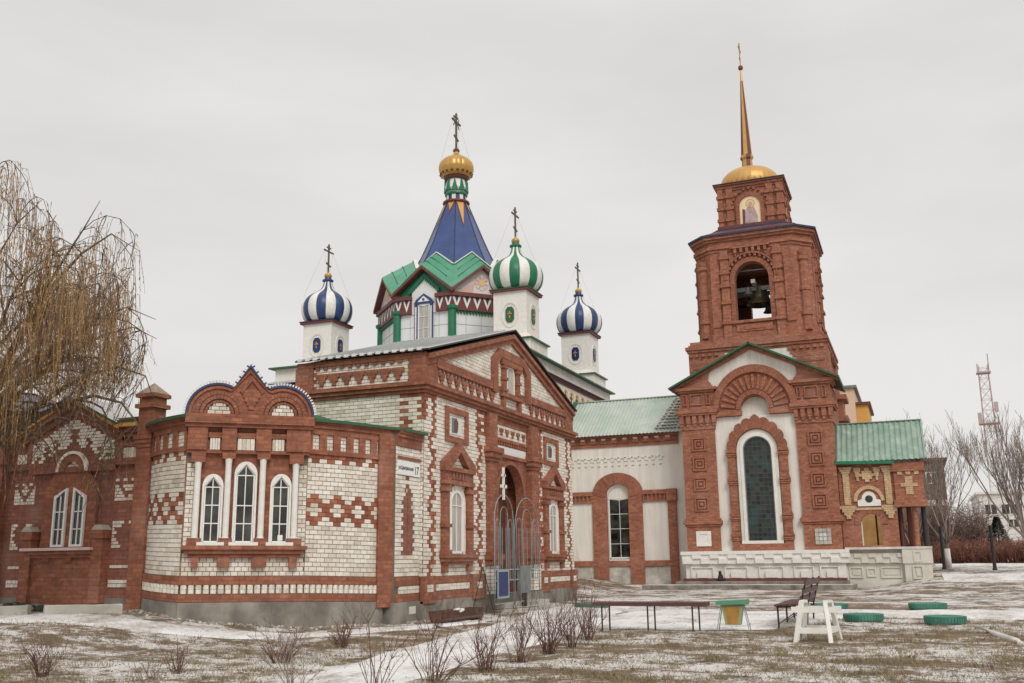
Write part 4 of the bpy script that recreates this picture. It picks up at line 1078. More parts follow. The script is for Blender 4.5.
q.lathe(OX, OY, [(r_*.87, z_) for r_, z_ in [(.17, 27.6), (.24, 27.68), (.25, 27.8), (.14, 27.9), (.07, 28.0)]], 12, 'brown_trim')
fd = q.build('gilded_dome', nave)
q = MB(); cross_mb(q, OX, OY, 27.9, 30.4, 'cross_metal', .11, 1.25)
for s_ in (-1, 1):
    q.bar((OX, OY+s_*.1, 29.6), (OX, OY+s_*.42, 30.1), .05, .05, 'cross_metal'); q.bar((OX, OY+s_*.1, 29.9), (OX, OY+s_*.42, 29.4), .05, .05, 'cross_metal')
    for g_ in (-1, 1): q.tube([(OX, OY+s_*.6, 29.75), (OX+g_*.8, OY+s_*.85, 26.5)], .005, 'black_iron', 3)
q.build('cross', fd)
# ------------------------------------------------------------------ refectory
ref = thing('refectory', 'low white plastered wing with pale corrugated roof between the domed church and the bell tower', 'building', (-14, 53, 0))
FRF = frame(0, 50, 1, 0)
q = MB()
for a, b_, z0, z1 in ((-17.6, -14.85, -.5, 7.9), (-13.6, -10.0, -.5, 7.9), (-14.85, -13.6, 5.2, 7.9), (-14.85, -13.6, -.5, 1.42)): q.box(FRF, a, b_, -.4, 0, z0, z1, 'plaster')
q.prism(FRF, [(-14.85, 4.6), (-14.85, 5.21), (-13.6, 5.21), (-13.6, 4.6)][::-1] if False else arcpts(-14.22, 4.55, .62, 180, 0, 14)[::-1]+[(-14.85, 5.21), (-13.6, 5.21)][::1], -.4, 0, 'plaster')
q.prism(FRF, arcpts(-14.22, 4.5, .62, 0, 180, 14, .68), -.15, -.08, 'plaster')
q.build('wall', ref); q = MB()
q.box(frame(0, 57, -1, 0), 10, 17.6, -.3, 0, -.5, 7.9, 'plaster', True); q.build('rear_wall', ref)
q = MB()
for a, b_ in ((-17.6, -15.65), (-14.88, -13.68), (-12.97, -11.6)): q.box(FRF, a, b_, -.02, .03, -.5, 1.05, 'plaster_dirty')
q.build('damp_plinth', ref)
q = MB()
for a, b_ in ((-15.65, -14.85), (-13.68, -12.94), (-11.6, -11.15)): q.box(FRF, a, b_, -.02, .12, -.4, 4.9, 'tower_brick')
for a, b_ in ((-17.6, -15.55), (-13.0, -11.1)):
    q.box(FRF, a, b_, -.02, .10, 4.33, 4.42, 'tower_brick'); q.box(FRF, a, b_, -.02, .04, 4.42, 4.7, 'red_brick_dark'); q.box(FRF, a, b_, -.02, .13, 4.7, 4.92, 'tower_brick')
    u = a+.1
    while u < b_-.1: q.box(FRF, u, u+.09, 0, .1, 4.42, 4.7, 'tower_brick'); u += .22
q.box(FRF, -11.65, -11.1, 0, .2, 4.3, 4.94, 'tower_brick')
for a, b_ in ((-17.6, -15.65), (-14.85, -13.68), (-12.94, -11.6)): q.box(FRF, a, b_, -.02, .1, 1.06, 1.34, 'tower_brick')
for c in (-15.25, -13.31):
    for z in (3.35, 3.75): q.box(FRF, c-.28, c+.28, .1, .125, z, z+.04, 'red_brick_dark')
q.ring(FRF, arcpts(-14.25, 4.75, 1.36, 180, 0, 24, 1.12), arcpts(-14.25, 4.6, .66, 180, 0, 24, .70), -.02, .14, 'arch_brick', True)
q.build('brick_surround', ref)
wo = window(ref, FRF, -14.23, 1.2, 1.45, 4.5, .02, fw=.07, n=-.16, proud=.06, kind='pointed', muls=(2.2, 2.97, 3.73), gm='glass')
q = MB()
q.box(FRF, -17.6, -10.9, -.02, .06, 7.24, 7.42, 'tower_brick'); q.box(FRF, -17.6, -10.9, -.02, .10, 7.42, 7.72, 'red_brick_dark'); q.box(FRF, -17.6, -10.9, -.02, .16, 7.72, 7.86, 'tower_brick')
u = -17.4
while u < -11.1: q.box(FRF, u, u+.34, 0, .14, 7.44, 7.71, 'tower_brick'); q.box(FRF, u+.06, u+.28, .1, .15, 7.60, 7.70, 'pink_paint'); u += .58
q.build('cornice', ref)
q = MB(); q.box(FRF, -16.85, -11.7, -.02, .05, 6.62, 6.7, 'plaster')
u = -16.8; k = 0
while u < -11.8:
    q.box(FRF, u, u+.19, 0, .045, 6.47, 6.62, 'plaster'); q.box(FRF, u+.02, u+.10, .0, .052, 6.625, 6.69, 'concrete'); q.box(FRF, u+.03, u+.16, 0, .03, 6.22, 6.27, 'concrete_light'); u += .37
q.build('dentil_row', ref)
def corrugated(mb, A, B, C_, D, m, pitch=.2, amp=.035):
    """A-B eave, D-C ridge; ribs run up the slope"""
    A, B, C_, D = map(Vector, (A, B, C_, D)); n = (B-A).cross(D-A).normalized()
    if n.z < 0: n = -n
    L = (B-A).length; k = int(L/pitch)*4; i0 = len(mb.v)
    for j in range(k+1):
        w = j/k; off = n*(amp if j % 4 in (1, 2) else 0)
        mb.v.append(tuple(A.lerp(B, w)+off)); mb.v.append(tuple(D.lerp(C_, w)+off))
    mi = mb.mi(m)
    for j in range(k):
        a = i0+2*j; mb.f.append((a, a+2, a+3, a+1)); mb.m.append(mi); mb.sm.append(False); mb.uv.extend([(0, 0)]*4)
q = MB(); corrugated(q, (-17.5, 49.55, 7.82), (-10.5, 49.55, 7.82), (-10.5, 52.9, 10.2), (-17.5, 52.9, 10.2), 'pale_sheet')
corrugated(q, (-10.5, 56.9, 7.8), (-17.5, 56.9, 7.8), (-17.5, 52.9, 10.2), (-10.5, 52.9, 10.2), 'pale_sheet')
q.bar((-17.5, 52.9, 10.24), (-10.5, 52.9, 10.24), .22, .05, 'pale_sheet'); q.bar((-17.45, 49.5, 7.9), (-17.45, 52.9, 10.3), .35, .08, 'green_paint')
roof_ref = q.build('roof', ref)
# a plank roof ladder lying on the slope
q = MB(); la, lb = Vector((-11.75, 49.7, 7.98)), Vector((-11.15, 52.7, 10.12))
rt_ = Vector((1, 0, 0))
for s_ in (0, 1.0): q.bar(la+rt_*s_*.95-rt_*.1, lb+rt_*s_*.95-rt_*.1, .12, .06, 'snow_dirty')
for k in range(11):
    c = la.lerp(lb, (k+.3)/11)+Vector((0, 0, .07)); q.bar(c-rt_*.35, c+rt_*1.1, .16, .05, 'snow_dirty' if k % 3 else 'concrete_light')
tag(q.build('roof_ladder'), 'frost covered wooden ladder lying on the pale corrugated roof beside the bell tower', 'ladder')
# ------------------------------------------------------------------ bell tower
tower = thing('bell_tower', 'tall red brick bell tower with white plinth, open belfry and gilded needle spire', 'bell tower', (-6.7, 51.7, .4))
FT = frame(0, 48.0, 1, 0); TB = 'tower_brick'
L0, L1, R0, R1 = -10.27, -8.64, -4.75, -3.08; TC = -6.68
q = MB()
q.box(FT, L0+.1, R1-.1, -7.2, -.35, .4, 9.6, 'plaster', True)
q.prism(FT, [(L1, 1.7), (R0, 1.7), (R0, 8.2), (L1, 8.2)], -.4, -.12, 'plaster')
q.build('core_wall', tower)
q = MB()
q.box(FT, -10.35, -3.0, -7.2, .22, .42, 1.14, 'white_paint'); q.box(FT, -10.5, -2.86, -7.3, .34, 1.143, 1.58, 'white_paint'); q.box(FT, -10.55, -2.81, -7.3, .4, 1.583, 1.74, 'white_paint')
for a, b_ in ((-10.1, -9.0), (-8.5, -7.4), (-6.9, -5.75), (-5.3, -4.4), (-4.15, -3.3)):
    q.ring(FT, [(a, .5), (a, 1.02), (b_, 1.02), (b_, .5)], [(a+.06, .5), (a+.06, .96), (b_-.06, .96), (b_-.06, .5)], .2, .30, 'white_paint'); q.box(FT, a+.3, b_-.3, .2, .33, .5, .8, 'white_paint')
u = -10.42; i = 0
while u < -3.1:
    q.box(FT, u, u+.42, .3, .45, 1.16, 1.38, 'white_paint') if i % 2 == 0 else q.box(FT, u, u+.42, .3, .42, 1.40, 1.575, 'white_paint')
    u += .425; i += 1
q.build('plinth', tower)
def sq_panel(mb, f, c, z, w=.34, h=.34):
    for a, b_, n in ((1.0, .78, .07), (.62, .4, .06)):
        mb.ring(f, [(c-w*a, z-h*a), (c-w*a, z+h*a), (c+w*a, z+h*a), (c+w*a, z-h*a), (c-w*a, z-h*a)], [(c-w*b_, z-h*b_), (c-w*b_, z+h*b_), (c+w*b_, z+h*b_), (c+w*b_, z-h*b_), (c-w*b_, z-h*b_)], -.01, n, TB)
    mb.box(f, c-w*.78, c+w*.78, -.01, .01, z-h*.78, z+h*.78, 'red_brick_dark'); mb.box(f, c-w*.22, c+w*.22, 0, .08, z-h*.22, z+h*.22, TB)
FTS = frame(R1, 0, 0, 1)
for a, b_, nm in ((L0, L1, 0), (R0, R1, 1)):
    q = MB(); q.box(FT, a, b_, -1.6, 0, 1.742, 9.7, TB); c = (a+b_)/2
    for z0, z1, n in ((2.92, 3.02, .06), (3.023, 3.2, .13), (3.203, 3.3, .07)): q.box(FT, a-n, b_+n, -1.6, n, z0, z1, TB)
    for z in (3.98, 4.96, 5.95, 6.92): sq_panel(q, FT, c, z)
    # bracketed capital
    q.box(FT, a-.05, b_+.05, -1.6, .05, 7.65, 7.8, TB); q.box(FT, a-.03, b_+.03, -1.6, .03, 7.8, 8.25, 'red_brick_dark')
    u = a-.06
    while u < b_: q.box(FT, u, u+.2, -.1, .13, 7.95, 8.35, TB); q.box(FT, u+.03, u+.17, -.1, .09, 7.8, 7.95, TB); u += .32
    for z0, z1, n in ((8.35, 8.45, .17), (8.453, 8.62, .22), (8.623, 8.76, .12)): q.box(FT, a-n, b_+n, -1.6, n, z0, z1, TB)
    for d0, d1 in ((.14, .34), (.5, .98+.15), (1.3, 1.5)):
        q.ring(FT, [(a+d0, 8.86), (a+d0, 9.42), (a+d1, 9.42), (a+d1, 8.86), (a+d0, 8.86)], [(a+d0+.05, 8.91), (a+d0+.05, 9.37), (a+d1-.05, 9.37), (a+d1-.05, 8.91), (a+d0+.05, 8.91)], -.01, .08, TB)
        q.box(FT, a+d0+.05, a+d1-.05, -.01, .012, 8.91, 9.37, 'red_brick_dark')
    for z0, z1, n in ((9.5, 9.6, .1), (9.603, 9.75, .2)): q.box(FT, a-n, b_+n, -1.6, n, z0, z1, TB)
    p_ = q.build('corner_pier', tower)
    q = MB(); q.ring(FT, [(c-.36, 1.98), (c-.36, 2.7), (c+.36, 2.7), (c+.36, 1.98), (c-.36, 1.98)], [(c-.22, 2.14), (c-.22, 2.56), (c+.22, 2.56), (c+.22, 2.14), (c-.22, 2.14)], -.01, .04, 'white_paint' if nm == 0 else 'concrete_light'); q.box(FT, c-.22, c+.22, -.01, .015, 2.14, 2.56, 'white_paint' if nm == 0 else 'pale_paint')
    if nm:
        for k in range(4): q.box(FT, c-.36, c+.36, .03, .05, 1.98+.18*k, 1.99+.18*k, 'concrete'); q.box(FT, c-.36+.18*k, c-.35+.18*k, .03, .05, 1.98, 2.7, 'concrete')
    q.build('white_panel', p_)
# right-hand flank of the tower
q = MB(); q.box(FTS, 48.5, 55.2, -.3, -.02, .4, 9.7, TB); q.box(FTS, 53.6, 55.3, -.3, .25, 1.7, 9.7, TB)
for z0, z1, n in ((8.35, 8.62, .2), (9.5, 9.75, .2)): q.box(FTS, 53.4, 55.5, -.1, .25+n, z0, z1, TB)
q.build('side_wall', tower)
# fan arch and gable
q = MB(); c = TC+.05
oc = arcpts(c, 8.55, 1.95, 180, 0, 30, 2.05); ic = arcpts(c, 8.42, .72, 180, 0, 30, .72)
q.ring(FT, oc, ic, -.3, .02, 'arch_brick', True)
for r0, r1, n in ((1.72, 1.98, .16), (.68, .90, .12)): q.ring(FT, arcpts(c, 8.5, r1, 180, 0, 30, r1*1.05), arcpts(c, 8.5, r0, 180, 0, 30, r0*1.05), 0, n, 'arch_brick', True)
for k in range(15):
    an = rad(8+k*164/14); ca, sa = math.cos(an), math.sin(an); r0, r1 = .95, 1.62; w = .055
    q.prism(FT, [(c+r0*ca+w*sa, 8.5+r0*sa*1.05-w*ca), (c+r1*ca+w*1.3*sa, 8.5+r1*sa*1.05-w*1.3*ca), (c+r1*ca-w*1.3*sa, 8.5+r1*sa*1.05+w*1.3*ca), (c+r0*ca-w*sa, 8.5+r0*sa*1.05+w*ca)], 0, .09, TB)
q.box(FT, L1, c-.66, -.3, .08, 8.22, 8.5, TB); q.box(FT, c+.66, R0, -.3, .08, 8.22, 8.5, TB)
q.box(FT, L1, c-1.9, -.3, .0, 8.5, 9.7, TB); q.box(FT, c+1.9, R0, -.3, .0, 8.5, 9.7, TB)
q.build('fan_arch', tower)
q = MB()
gs = (11.55-9.75)/3.85
q.prism(FT, [(L0-.1, 9.75), (R1+.1, 9.75), (TC, 11.55)], -.4, -.10, 'plaster')
# brick haunches either side of the white tympanum
for s_ in (-1, 1):
    P = [(TC+s_*3.7, 9.75), (TC+s_*3.4, 9.95), (TC+s_*1.75, 10.74), (TC+s_*2.1, 10.45), (TC+s_*2.15, 10.1), (TC+s_*1.9, 9.75)]
    q.prism(FT, P if s_ < 0 else P[::-1], -.2, .0, TB)
    P = [(TC+s_*4.0, 9.62), (TC, 11.48), (TC, 11.68), (TC+s_*4.0, 9.82)]; q.prism(FT, P if s_ < 0 else P[::-1], -.3, .12, TB)
oc = arcpts(c, 8.55, 2.05, 180, 0, 30, 2.15); q.ring(FT, oc, arcpts(c, 8.55, 1.9, 180, 0, 30, 2.0), -.15, .1, 'arch_brick', True)
q.build('gable', tower)
q = MB()
for s_ in (-1, 1): q.slab([(TC+s_*4.1, 47.55, 9.76), (TC, 47.55, 11.78), (TC, 52.5, 11.78), (TC+s_*4.1, 52.5, 9.76)], .09, 'green_trim', 'green_trim')
q.build('gable_roof', tower)
# tall window
q = MB(); c = TC+.02
q.ring(FT, outline(c, 1.94, 2.2, 6.5, 1.0), outline(c, 1.34, 2.2, 6.5, .66), -.2, .02, 'plaster'); q.ring(FT, outline(c, 1.62, 2.2, 6.5, .82), outline(c, 1.36, 2.2, 6.5, .67), 0, .06, 'white_paint')
q.box(FT, c-.97, c+.97, -.15, .10, 2.06, 2.2, 'white_paint'); q.box(FT, c-1.1, c+1.1, -.15, .12, 1.75, 2.06, TB)
N = 90; oc = []; 
for k in range(N+1):
    an = math.pi*(1-k/N); r = 1.36+.12*abs(math.sin((k/N)*math.pi*9))**.7; oc.append((c+r*math.cos(an)*.98, 6.5+r*math.sin(an)*1.1+(.10*max(0, 1-abs(k/N-.5)*14))))
q.ring(FT, oc, arcpts(c, 6.5, 1.0, 180, 0, N, 1.03), -.1, .13, 'arch_brick', True)
q.build('scalloped_surround', tower)
for s_ in (-1, 1):
    x = c+s_*1.23; q = MB(); q.box(FT, x-.19, x+.19, -.1, .1, 1.75, 6.5, TB)
    for z in (2.2, 3.15, 4.85, 6.2):
        for dz, e in ((0, .03), (.08, .06), (.2, .06), (.28, .03)): q.box(FT, x-.19-e, x+.19+e, -.1, .12+e, z+dz, z+dz+.078, TB)
    for z in (2.65, 3.9, 5.4): q.box(FT, x-.13, x+.13, .08, .115, z, z+.5, TB)
    q.build('window_pilaster', tower)
q = MB(); q.ring(FT, outline(c, 1.34, 2.2, 6.5, .66), outline(c, 1.24, 2.2, 6.5, .61), -.12, -.02, 'steel_grey'); wo = q.build('tall_window', tower)
q = MB(); q.prism(FT, close_poly(outline(c, 1.26, 2.2, 6.5, .62)), -.3, -.08, 'mosaic_glass'); q.build('pane', wo)
# square block under the belfry
BX, BY = -6.48, 51.95
def sqbox(mb, h, z0, z1, m, cx=None, cy=None):
    x, y = cx if cx is not None else BX, cy if cy is not None else BY
    mb.box(ident, x-h, x+h, y-h, y+h, z0, z1, m, True)
q = MB(); sqbox(q, 3.3, 9.5, 11.75, TB)
f3 = frame(BX, BY-3.3, 1, 0); f3r = frame(BX+3.3, BY, 0, 1)
for h, z0, z1 in ((3.36, 11.55, 11.65), (3.43, 11.653, 11.78), (3.5, 11.783, 11.95), (3.36, 11.953, 12.05), (3.28, 12.053, 12.22)): sqbox(q, h, z0, z1, TB)
q.box(f3, -1.9, 1.9, 0, .03, 9.8, 11.54, 'plaster')
for a, b_ in ((-3.36, -1.9), (1.9, 3.36)):
    q.box(f3, a, b_, 0, .08, 9.5, 11.54, TB); q.box(f3, a+.2, b_-.1, .06, .11, 10.75, 10.83, 'red_brick_dark'); 
    for k in range(3): q.box(f3, (a if a < 0 else a-.12*(3-k)), (b_+.12*(3-k) if a < 0 else b_), 0, .09, 11.54-.17*(k+1), 11.54-.17*k, TB)
q.box(f3r, -3.36, -2.0, 0, .15, 9.5, 11.54, TB); q.box(f3r, 2.0, 3.36, 0, .15, 9.5, 11.54, TB)
u = -3.3
while u < 3.2:
    if abs(u+.08) > 1.9: q.box(f3, u, u+.16, .0, .2, 11.40, 11.548, TB)
    q.box(f3r, u, u+.16, 0, .2, 11.40, 11.548, TB); u += .32
q.build('base_block', tower)
# belfry: chamfered square with four arched openings
hw, ch = 2.95, .9; Z0, Z1 = 12.2, 17.3
def oct_poly(h, c_): return [(-h+c_, -h), (h-c_, -h), (h, -h+c_), (h, h-c_), (h-c_, h), (-h+c_, h), (-h, h-c_), (-h, -h+c_)]
def octslab(mb, h, c_, z0, z1, m, h2=None, c2=None):
    P = oct_poly(h, c_); Q = oct_poly(h2 or h, c2 or c_)
    for k in range(8):
        j = (k+1) % 8; mb.face([(BX+P[k][0], BY+P[k][1], z0), (BX+P[j][0], BY+P[j][1], z0), (BX+Q[j][0], BY+Q[j][1], z1), (BX+Q[k][0], BY+Q[k][1], z1)], m)
    mb.face([(BX+x, BY+y, z1) for x, y in Q], m); mb.face([(BX+x, BY+y, z0) for x, y in P][::-1], m)
FB4 = [frame(BX, BY-hw, 1, 0), frame(BX+hw, BY, 0, 1), frame(BX, BY+hw, -1, 0), frame(BX-hw, BY, 0, -1)]
OW, OS, OT = .86, 15.35, .92      # opening half width, spring, rise
q = MB()
hf = hw-ch
for f in FB4:
    q.box(f, -hf, -OW, -.5, 0, Z0, OS, TB); q.box(f, OW, hf, -.5, 0, Z0, OS, TB); q.box(f, -OW, OW, -.5, 0, Z0, 13.2, TB)
    q.prism(f, [(hf, OS), (hf, Z1), (-hf, Z1), (-hf, OS)]+arcpts(0, OS, OW, 180, 0, 20, OT), -.5, 0, TB)
P = oct_poly(hw, ch)
for k in (1, 3, 5, 7):
    a, b_ = P[k], P[(k+1) % 8]; f = frame(BX+a[0], BY+a[1], b_[0]-a[0], b_[1]-a[1]); L = math.hypot(b_[0]-a[0], b_[1]-a[1])
    q.box(f, 0, L, -.4, 0, Z0, Z1, TB)
    x, y, _ = f(L/2, .02, 0)
    prof = []
    for z, r in ((12.5, .26), (13.2, .26), (13.25, .34), (13.45, .34), (13.5, .25), (14.5, .25), (14.55, .31), (14.7, .31), (14.75, .25), (16.1, .25), (16.15, .33), (16.3, .33), (16.35, .24), (16.6, .3)): prof.append((r, z))
    q.lathe(x, y, prof, 10, TB, False)
q.build('belfry_wall', tower)
q = MB()
for f in FB4:
    q.ring(f, outline(0, 2*OW+.5, 13.2, OS, OT+.25), outline(0, 2*OW, 13.2, OS, OT), -.02, .08, 'arch_brick', True)
    for k in range(15):
        an = rad(5+k*170/14); r = OW+.36; x, z = r*math.cos(an), OS+r*math.sin(an)*1.05; q.box(f, x-.055, x+.055, 0, .16, z-.08, z+.08, TB)
    q.ring(f, arcpts(0, OS, OW+.5, 180, 0, 20, OT+.5), arcpts(0, OS, OW+.42, 180, 0, 20, OT+.42), 0, .19, 'arch_brick', True)
    for s_ in (-1, 1):
        x = s_*1.33
        q.box(f, x-.2, x+.2, -.02, .14, Z0, 16.95, TB)
        for z in (13.05, 14.1, 15.0, 15.7, 16.5): q.box(f, x-.26, x+.26, 0, .22, z, z+.1, TB); q.box(f, x-.23, x+.23, 0, .18, z+.1, z+.2, TB)
        q.box(f, s_*1.85-.22, s_*1.85+.22, 0, .06, 12.95, 16.4, TB)
    q.box(f, -1.1, 1.1, -.02, .14, 13.06, 13.2, TB); q.box(f, -.9, .9, -.02, .07, 12.62, 12.98, TB); q.box(f, -.5, .5, .05, .1, 12.72, 12.88, TB)
    for k in range(6): q.box(f, -.8+k*.3, -.66+k*.3, -.02, .17, 16.78, 17.02, TB); q.box(f, -.76+k*.3, -.7+k*.3, -.02, .14, 16.62, 16.78, TB)
    q.box(f, -1.0, 1.0, -.02, .2, 17.02, 17.12, TB)
q.build('belfry_trim', tower)
q = MB()
for h, z0, z1 in ((hw+.06, 12.22, 12.5), (hw+.03, 12.503, 12.62)): 
    P_ = oct_poly(h, ch)
    octslab(q, h, ch, z0, z1, TB)
q.build('belfry_base', tower); q = MB()
for h, z0, z1 in ((hw+.05, 16.95, 17.1), (hw+.12, 17.1, 17.25), (hw+.05, 17.253, 17.5), (hw+.15, 17.5, 17.63), (hw+.25, 17.633, 17.78)): octslab(q, h, ch, z0, z1, TB)
q.build('belfry_cornice', tower)
q = MB(); octslab(q, hw+.33, ch, 17.782, 17.88, 'navy_trim'); octslab(q, hw+.31, ch, 17.88, 18.35, 'brown_trim', 2.25, .6); octslab(q, 2.25, .6, 18.353, 18.45, 'navy_trim'); 
q.build('belfry_roof', tower)
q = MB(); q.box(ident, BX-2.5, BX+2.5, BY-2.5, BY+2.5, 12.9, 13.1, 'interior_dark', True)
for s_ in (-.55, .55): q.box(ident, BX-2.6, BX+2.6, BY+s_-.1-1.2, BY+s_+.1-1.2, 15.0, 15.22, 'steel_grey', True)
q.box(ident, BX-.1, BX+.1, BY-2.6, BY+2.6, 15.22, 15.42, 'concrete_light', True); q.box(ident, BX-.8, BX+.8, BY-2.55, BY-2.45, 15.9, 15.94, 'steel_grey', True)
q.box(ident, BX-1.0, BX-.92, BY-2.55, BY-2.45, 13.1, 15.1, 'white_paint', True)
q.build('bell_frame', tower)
# top lantern
h2 = 1.64; q = MB(); sqbox(q, h2, 18.4, 21.0, TB); sqbox(q, h2+.12, 18.4, 18.75, 'red_roof_dark')
F4 = [frame(BX, BY-h2, 1, 0), frame(BX+h2, BY, 0, 1)]
for f in F4:
    for s_ in (-1, 1):
        for x, w in ((s_*1.05, .17), (s_*1.55, .14)):
            q.box(f, x-w, x+w, 0, .1, 18.75, 20.9, TB)
            for z in (19.0, 19.65, 20.3): q.box(f, x-w-.05, x+w+.05, 0, .16, z, z+.16, TB)
    q.ring(f, outline(0, 1.5, 18.75, 19.75, .78), outline(0, 1.1, 18.75, 19.75, .55), 0, .1, 'arch_brick', True)
    for k in range(11):
        an = rad(8+k*16.4); x, z = .92*math.cos(an), 19.8+.92*math.sin(an); q.box(f, x-.05, x+.05, 0, .14, z-.06, z+.06, TB)
for h, z0, z1, m_ in ((h2+.06, 20.75, 20.87, TB), (h2+.14, 20.873, 21.0, TB), (h2+.22, 21.0, 21.1, 'red_roof_dark'), (h2+.25, 21.1, 21.14, 'dark_metal')): sqbox(q, h, z0, z1, m_)
lan = q.build('lantern', tower)
for f in F4:
    q = MB(); q.prism(f, close_poly(outline(0, 1.1, 18.75, 19.75, .55)), -.02, .03, 'icon_ground')
    q.prism(f, arcpts(.02, 19.85, .13, 0, 340, 14), .03, .05, 'skin_paint'); q.ring(f, arcpts(.02, 19.87, .24, 0, 360, 20), arcpts(.02, 19.87, .2, 0, 360, 20), .03, .04, 'gold')
    q.prism(f, [(-.34, 18.8), (.36, 18.8), (.38, 19.1), (.2, 19.68), (-.12, 19.7), (-.3, 19.3)], .03, .045, 'robe_paint'); q.prism(f, [(-.42, 18.78), (-.3, 18.78), (-.26, 19.55), (-.4, 19.6)], .03, .05, 'brown_trim')
    q.build('painted_icon', lan)
q = MB()
q.lathe(BX-.13, BY, fine([(1.55, 21.12), (1.62, 21.3), (1.6, 21.6), (1.45, 21.95), (1.1, 22.25), (.6, 22.42), (.33, 22.5)]), 32, 'gold_leaf')
for k in range(32):
    for d_ in (-1, 1):
        pts = []
        for j in range(9):
            w = j/8; an = 2*math.pi*(k+d_*w*3)/32; z = 21.2+1.1*w; r = [1.6, 1.63, 1.61, 1.58, 1.5, 1.42, 1.3, 1.15, .98][j]; pts.append((BX-.13+r*math.cos(an), BY+r*math.sin(an), z))
        q.tube(pts, .012, 'ochre', 3)
q.build('gilded_dome', tower)
q = MB(); sx, sy = BX-.2, BY
q.lathe(sx, sy, [(.34, 22.45), (.30, 22.6), (.28, 23.0), (.36, 23.1), (.36, 23.22), (.31, 23.3)], 8, lambda k, i: 'gold' if k % 2 else 'brown_trim', False)
q.lathe(sx, sy, [(.31, 23.3), (.08, 27.8), (.06, 27.85)], 8, lambda k, i: 'gold_leaf' if k % 2 else 'brown_trim', False, rot=.35)
q.lathe(sx, sy, [(.07, 27.8), (.045, 28.55), (.05, 28.6)], 8, 'gold_leaf'); q.lathe(sx, sy, [(.02, 28.5), (.12, 28.55), (.14, 28.65), (.12, 28.75), (.03, 28.8)], 12, 'brown_trim')
cross_mb(q, sx, sy, 28.75, 30.15, 'gold', .06, .7)
q.build('spire', tower)
# bells
def bell(x, y, zt, s, label, mat_='bronze'):
    q = MB(); q.lathe(x, y, [(r*s, zt-z*s) for r, z in ((.05, -.12), (.16, -.02), (.30, .0), (.34, .1), (.38, .4), (.46, .7), (.6, .92), (.68, 1.0), (.66, 1.04), (.56, 1.0), (.4, .7), (.3, .2), (.1, .1))], 24, mat_)
    q.tube([(x, y, zt-.2*s), (x, y, zt-1.1*s)], .03*s, 'dark_metal', 5); q.lathe(x, y, [(.001, zt-1.2*s), (.08*s, zt-1.12*s), (.001, zt-1.02*s)], 8, 'dark_metal')
    q.tube([(x, y, zt), (x, y, zt+.42*s+.05)], .03, 'dark_metal', 5)
    return tag(q.build('bell'), label, 'bell')
bell(-6.3, 50.45, 15.35, 1.04, 'large bronze bell in the middle of the belfry opening')
bell(-5.92, 50.6, 14.32, .44, 'smallest dark bell hanging lowest below the large bronze bell')
bell(-7.35, 52.1, 15.75, .8, 'dark bell half hidden at the left side of the belfry opening')
bell(-6.82, 49.95, 15.15, .36, 'small pale grey bell hanging high at the left above the large bell', 'steel_grey')
# ------------------------------------------------------------------ side gallery right of the tower
gal = thing('side_porch', 'small red brick porch with green corrugated roof and white balustrade right of the bell tower', 'porch', (-1.2, 50, .4))
FG2 = frame(0, 48.35, 1, 0)
q = MB(); c = -1.78
q.box(FG2, -3.05, c-.45, -.35, 0, 1.6, 5.6, TB); q.box(FG2, c+.45, -.62, -.35, 0, 1.6, 5.6, TB)
q.prism(FG2, [(c+.45, 2.85), (c+.45, 5.6), (c-.45, 5.6), (c-.45, 2.85)]+arcpts(c, 2.85, .45, 180, 0, 14, .48), -.35, 0, TB)
q.ring(FG2, arcpts(c, 2.85, .72, 180, 0, 18, .75), arcpts(c, 2.85, .45, 180, 0, 18, .48), 0, .04, 'arch_brick', True)
q.box(FG2, c-.45, c+.45, -.35, 0, 1.6, 1.9, TB)
q.box(FG2, -.62, .62, -1.6, .12, 3.75, 5.62, TB); q.box(FG2, -.7, .7, -1.7, .2, 3.6, 3.9, TB); q.box(FG2, -.7, .7, -1.65, .2, 5.2, 5.6, TB)
q.build('wall', gal)
q = MB()
CB = 'cream_brick'
for x in (-2.72, -.9):
    q.box(FG2, x-.14, x+.14, 0, .07, 3.75, 5.5, CB)
    for k in range(4): q.box(FG2, x-.14-.05*k, x+.14+.05*k, 0, .08+.012*k, 5.1+.1*k, 5.198+.1*k, CB)
    for k in range(4): q.box(FG2, x-.36+.085*k, x+.36-.085*k, 0, .09, 3.72-.15*(k+1), 3.72-.15*k, CB)
for x in (-2.2, -1.35):
    for k in range(3): q.box(FG2, x-.15+.05*k, x+.15-.05*k, 0, .07, 5.45-.2*(k+1), 5.45-.2*k, CB)
for k, w in enumerate((.1, .22, .32, .22, .1)): q.box(FG2, c-w, c+w, 0, .07, 4.78+.13*k, 4.91+.13*k, CB)
q.ring(FG2, arcpts(c, 3.9, .68, 180, 0, 18, .72), arcpts(c, 3.9, .52, 180, 0, 18, .56), 0, .07, CB)
q.box(FG2, -2.55, -1.05, 0, .06, 3.5, 3.62, CB)
for x in (-.35, .0, .35): q.box(FG2, x-.1, x+.1, .1, .16, 5.05, 5.35, CB)
q.box(FG2, -.16, .16, .1, .15, 4.15, 4.95, CB); q.box(FG2, -.36, .36, .1, .155, 4.5, 4.66, CB)
q.build('cream_ornament', gal)
q = MB(); q.prism(FG2, [(c-.5, 3.68), (c+.5, 3.68), (c+.5, 3.95), (c+.36, 3.98)]+arcpts(c, 4.0, .32, 0, 180, 12, .34)+[(c-.36, 3.98), (c-.5, 3.95)], -.05, .05, 'white_paint'); wf = q.build('round_window', gal)
q = MB(); q.prism(FG2, arcpts(c, 4.0, .17, 0, 345, 20), .04, .055, 'glass'); q.build('pane', wf)
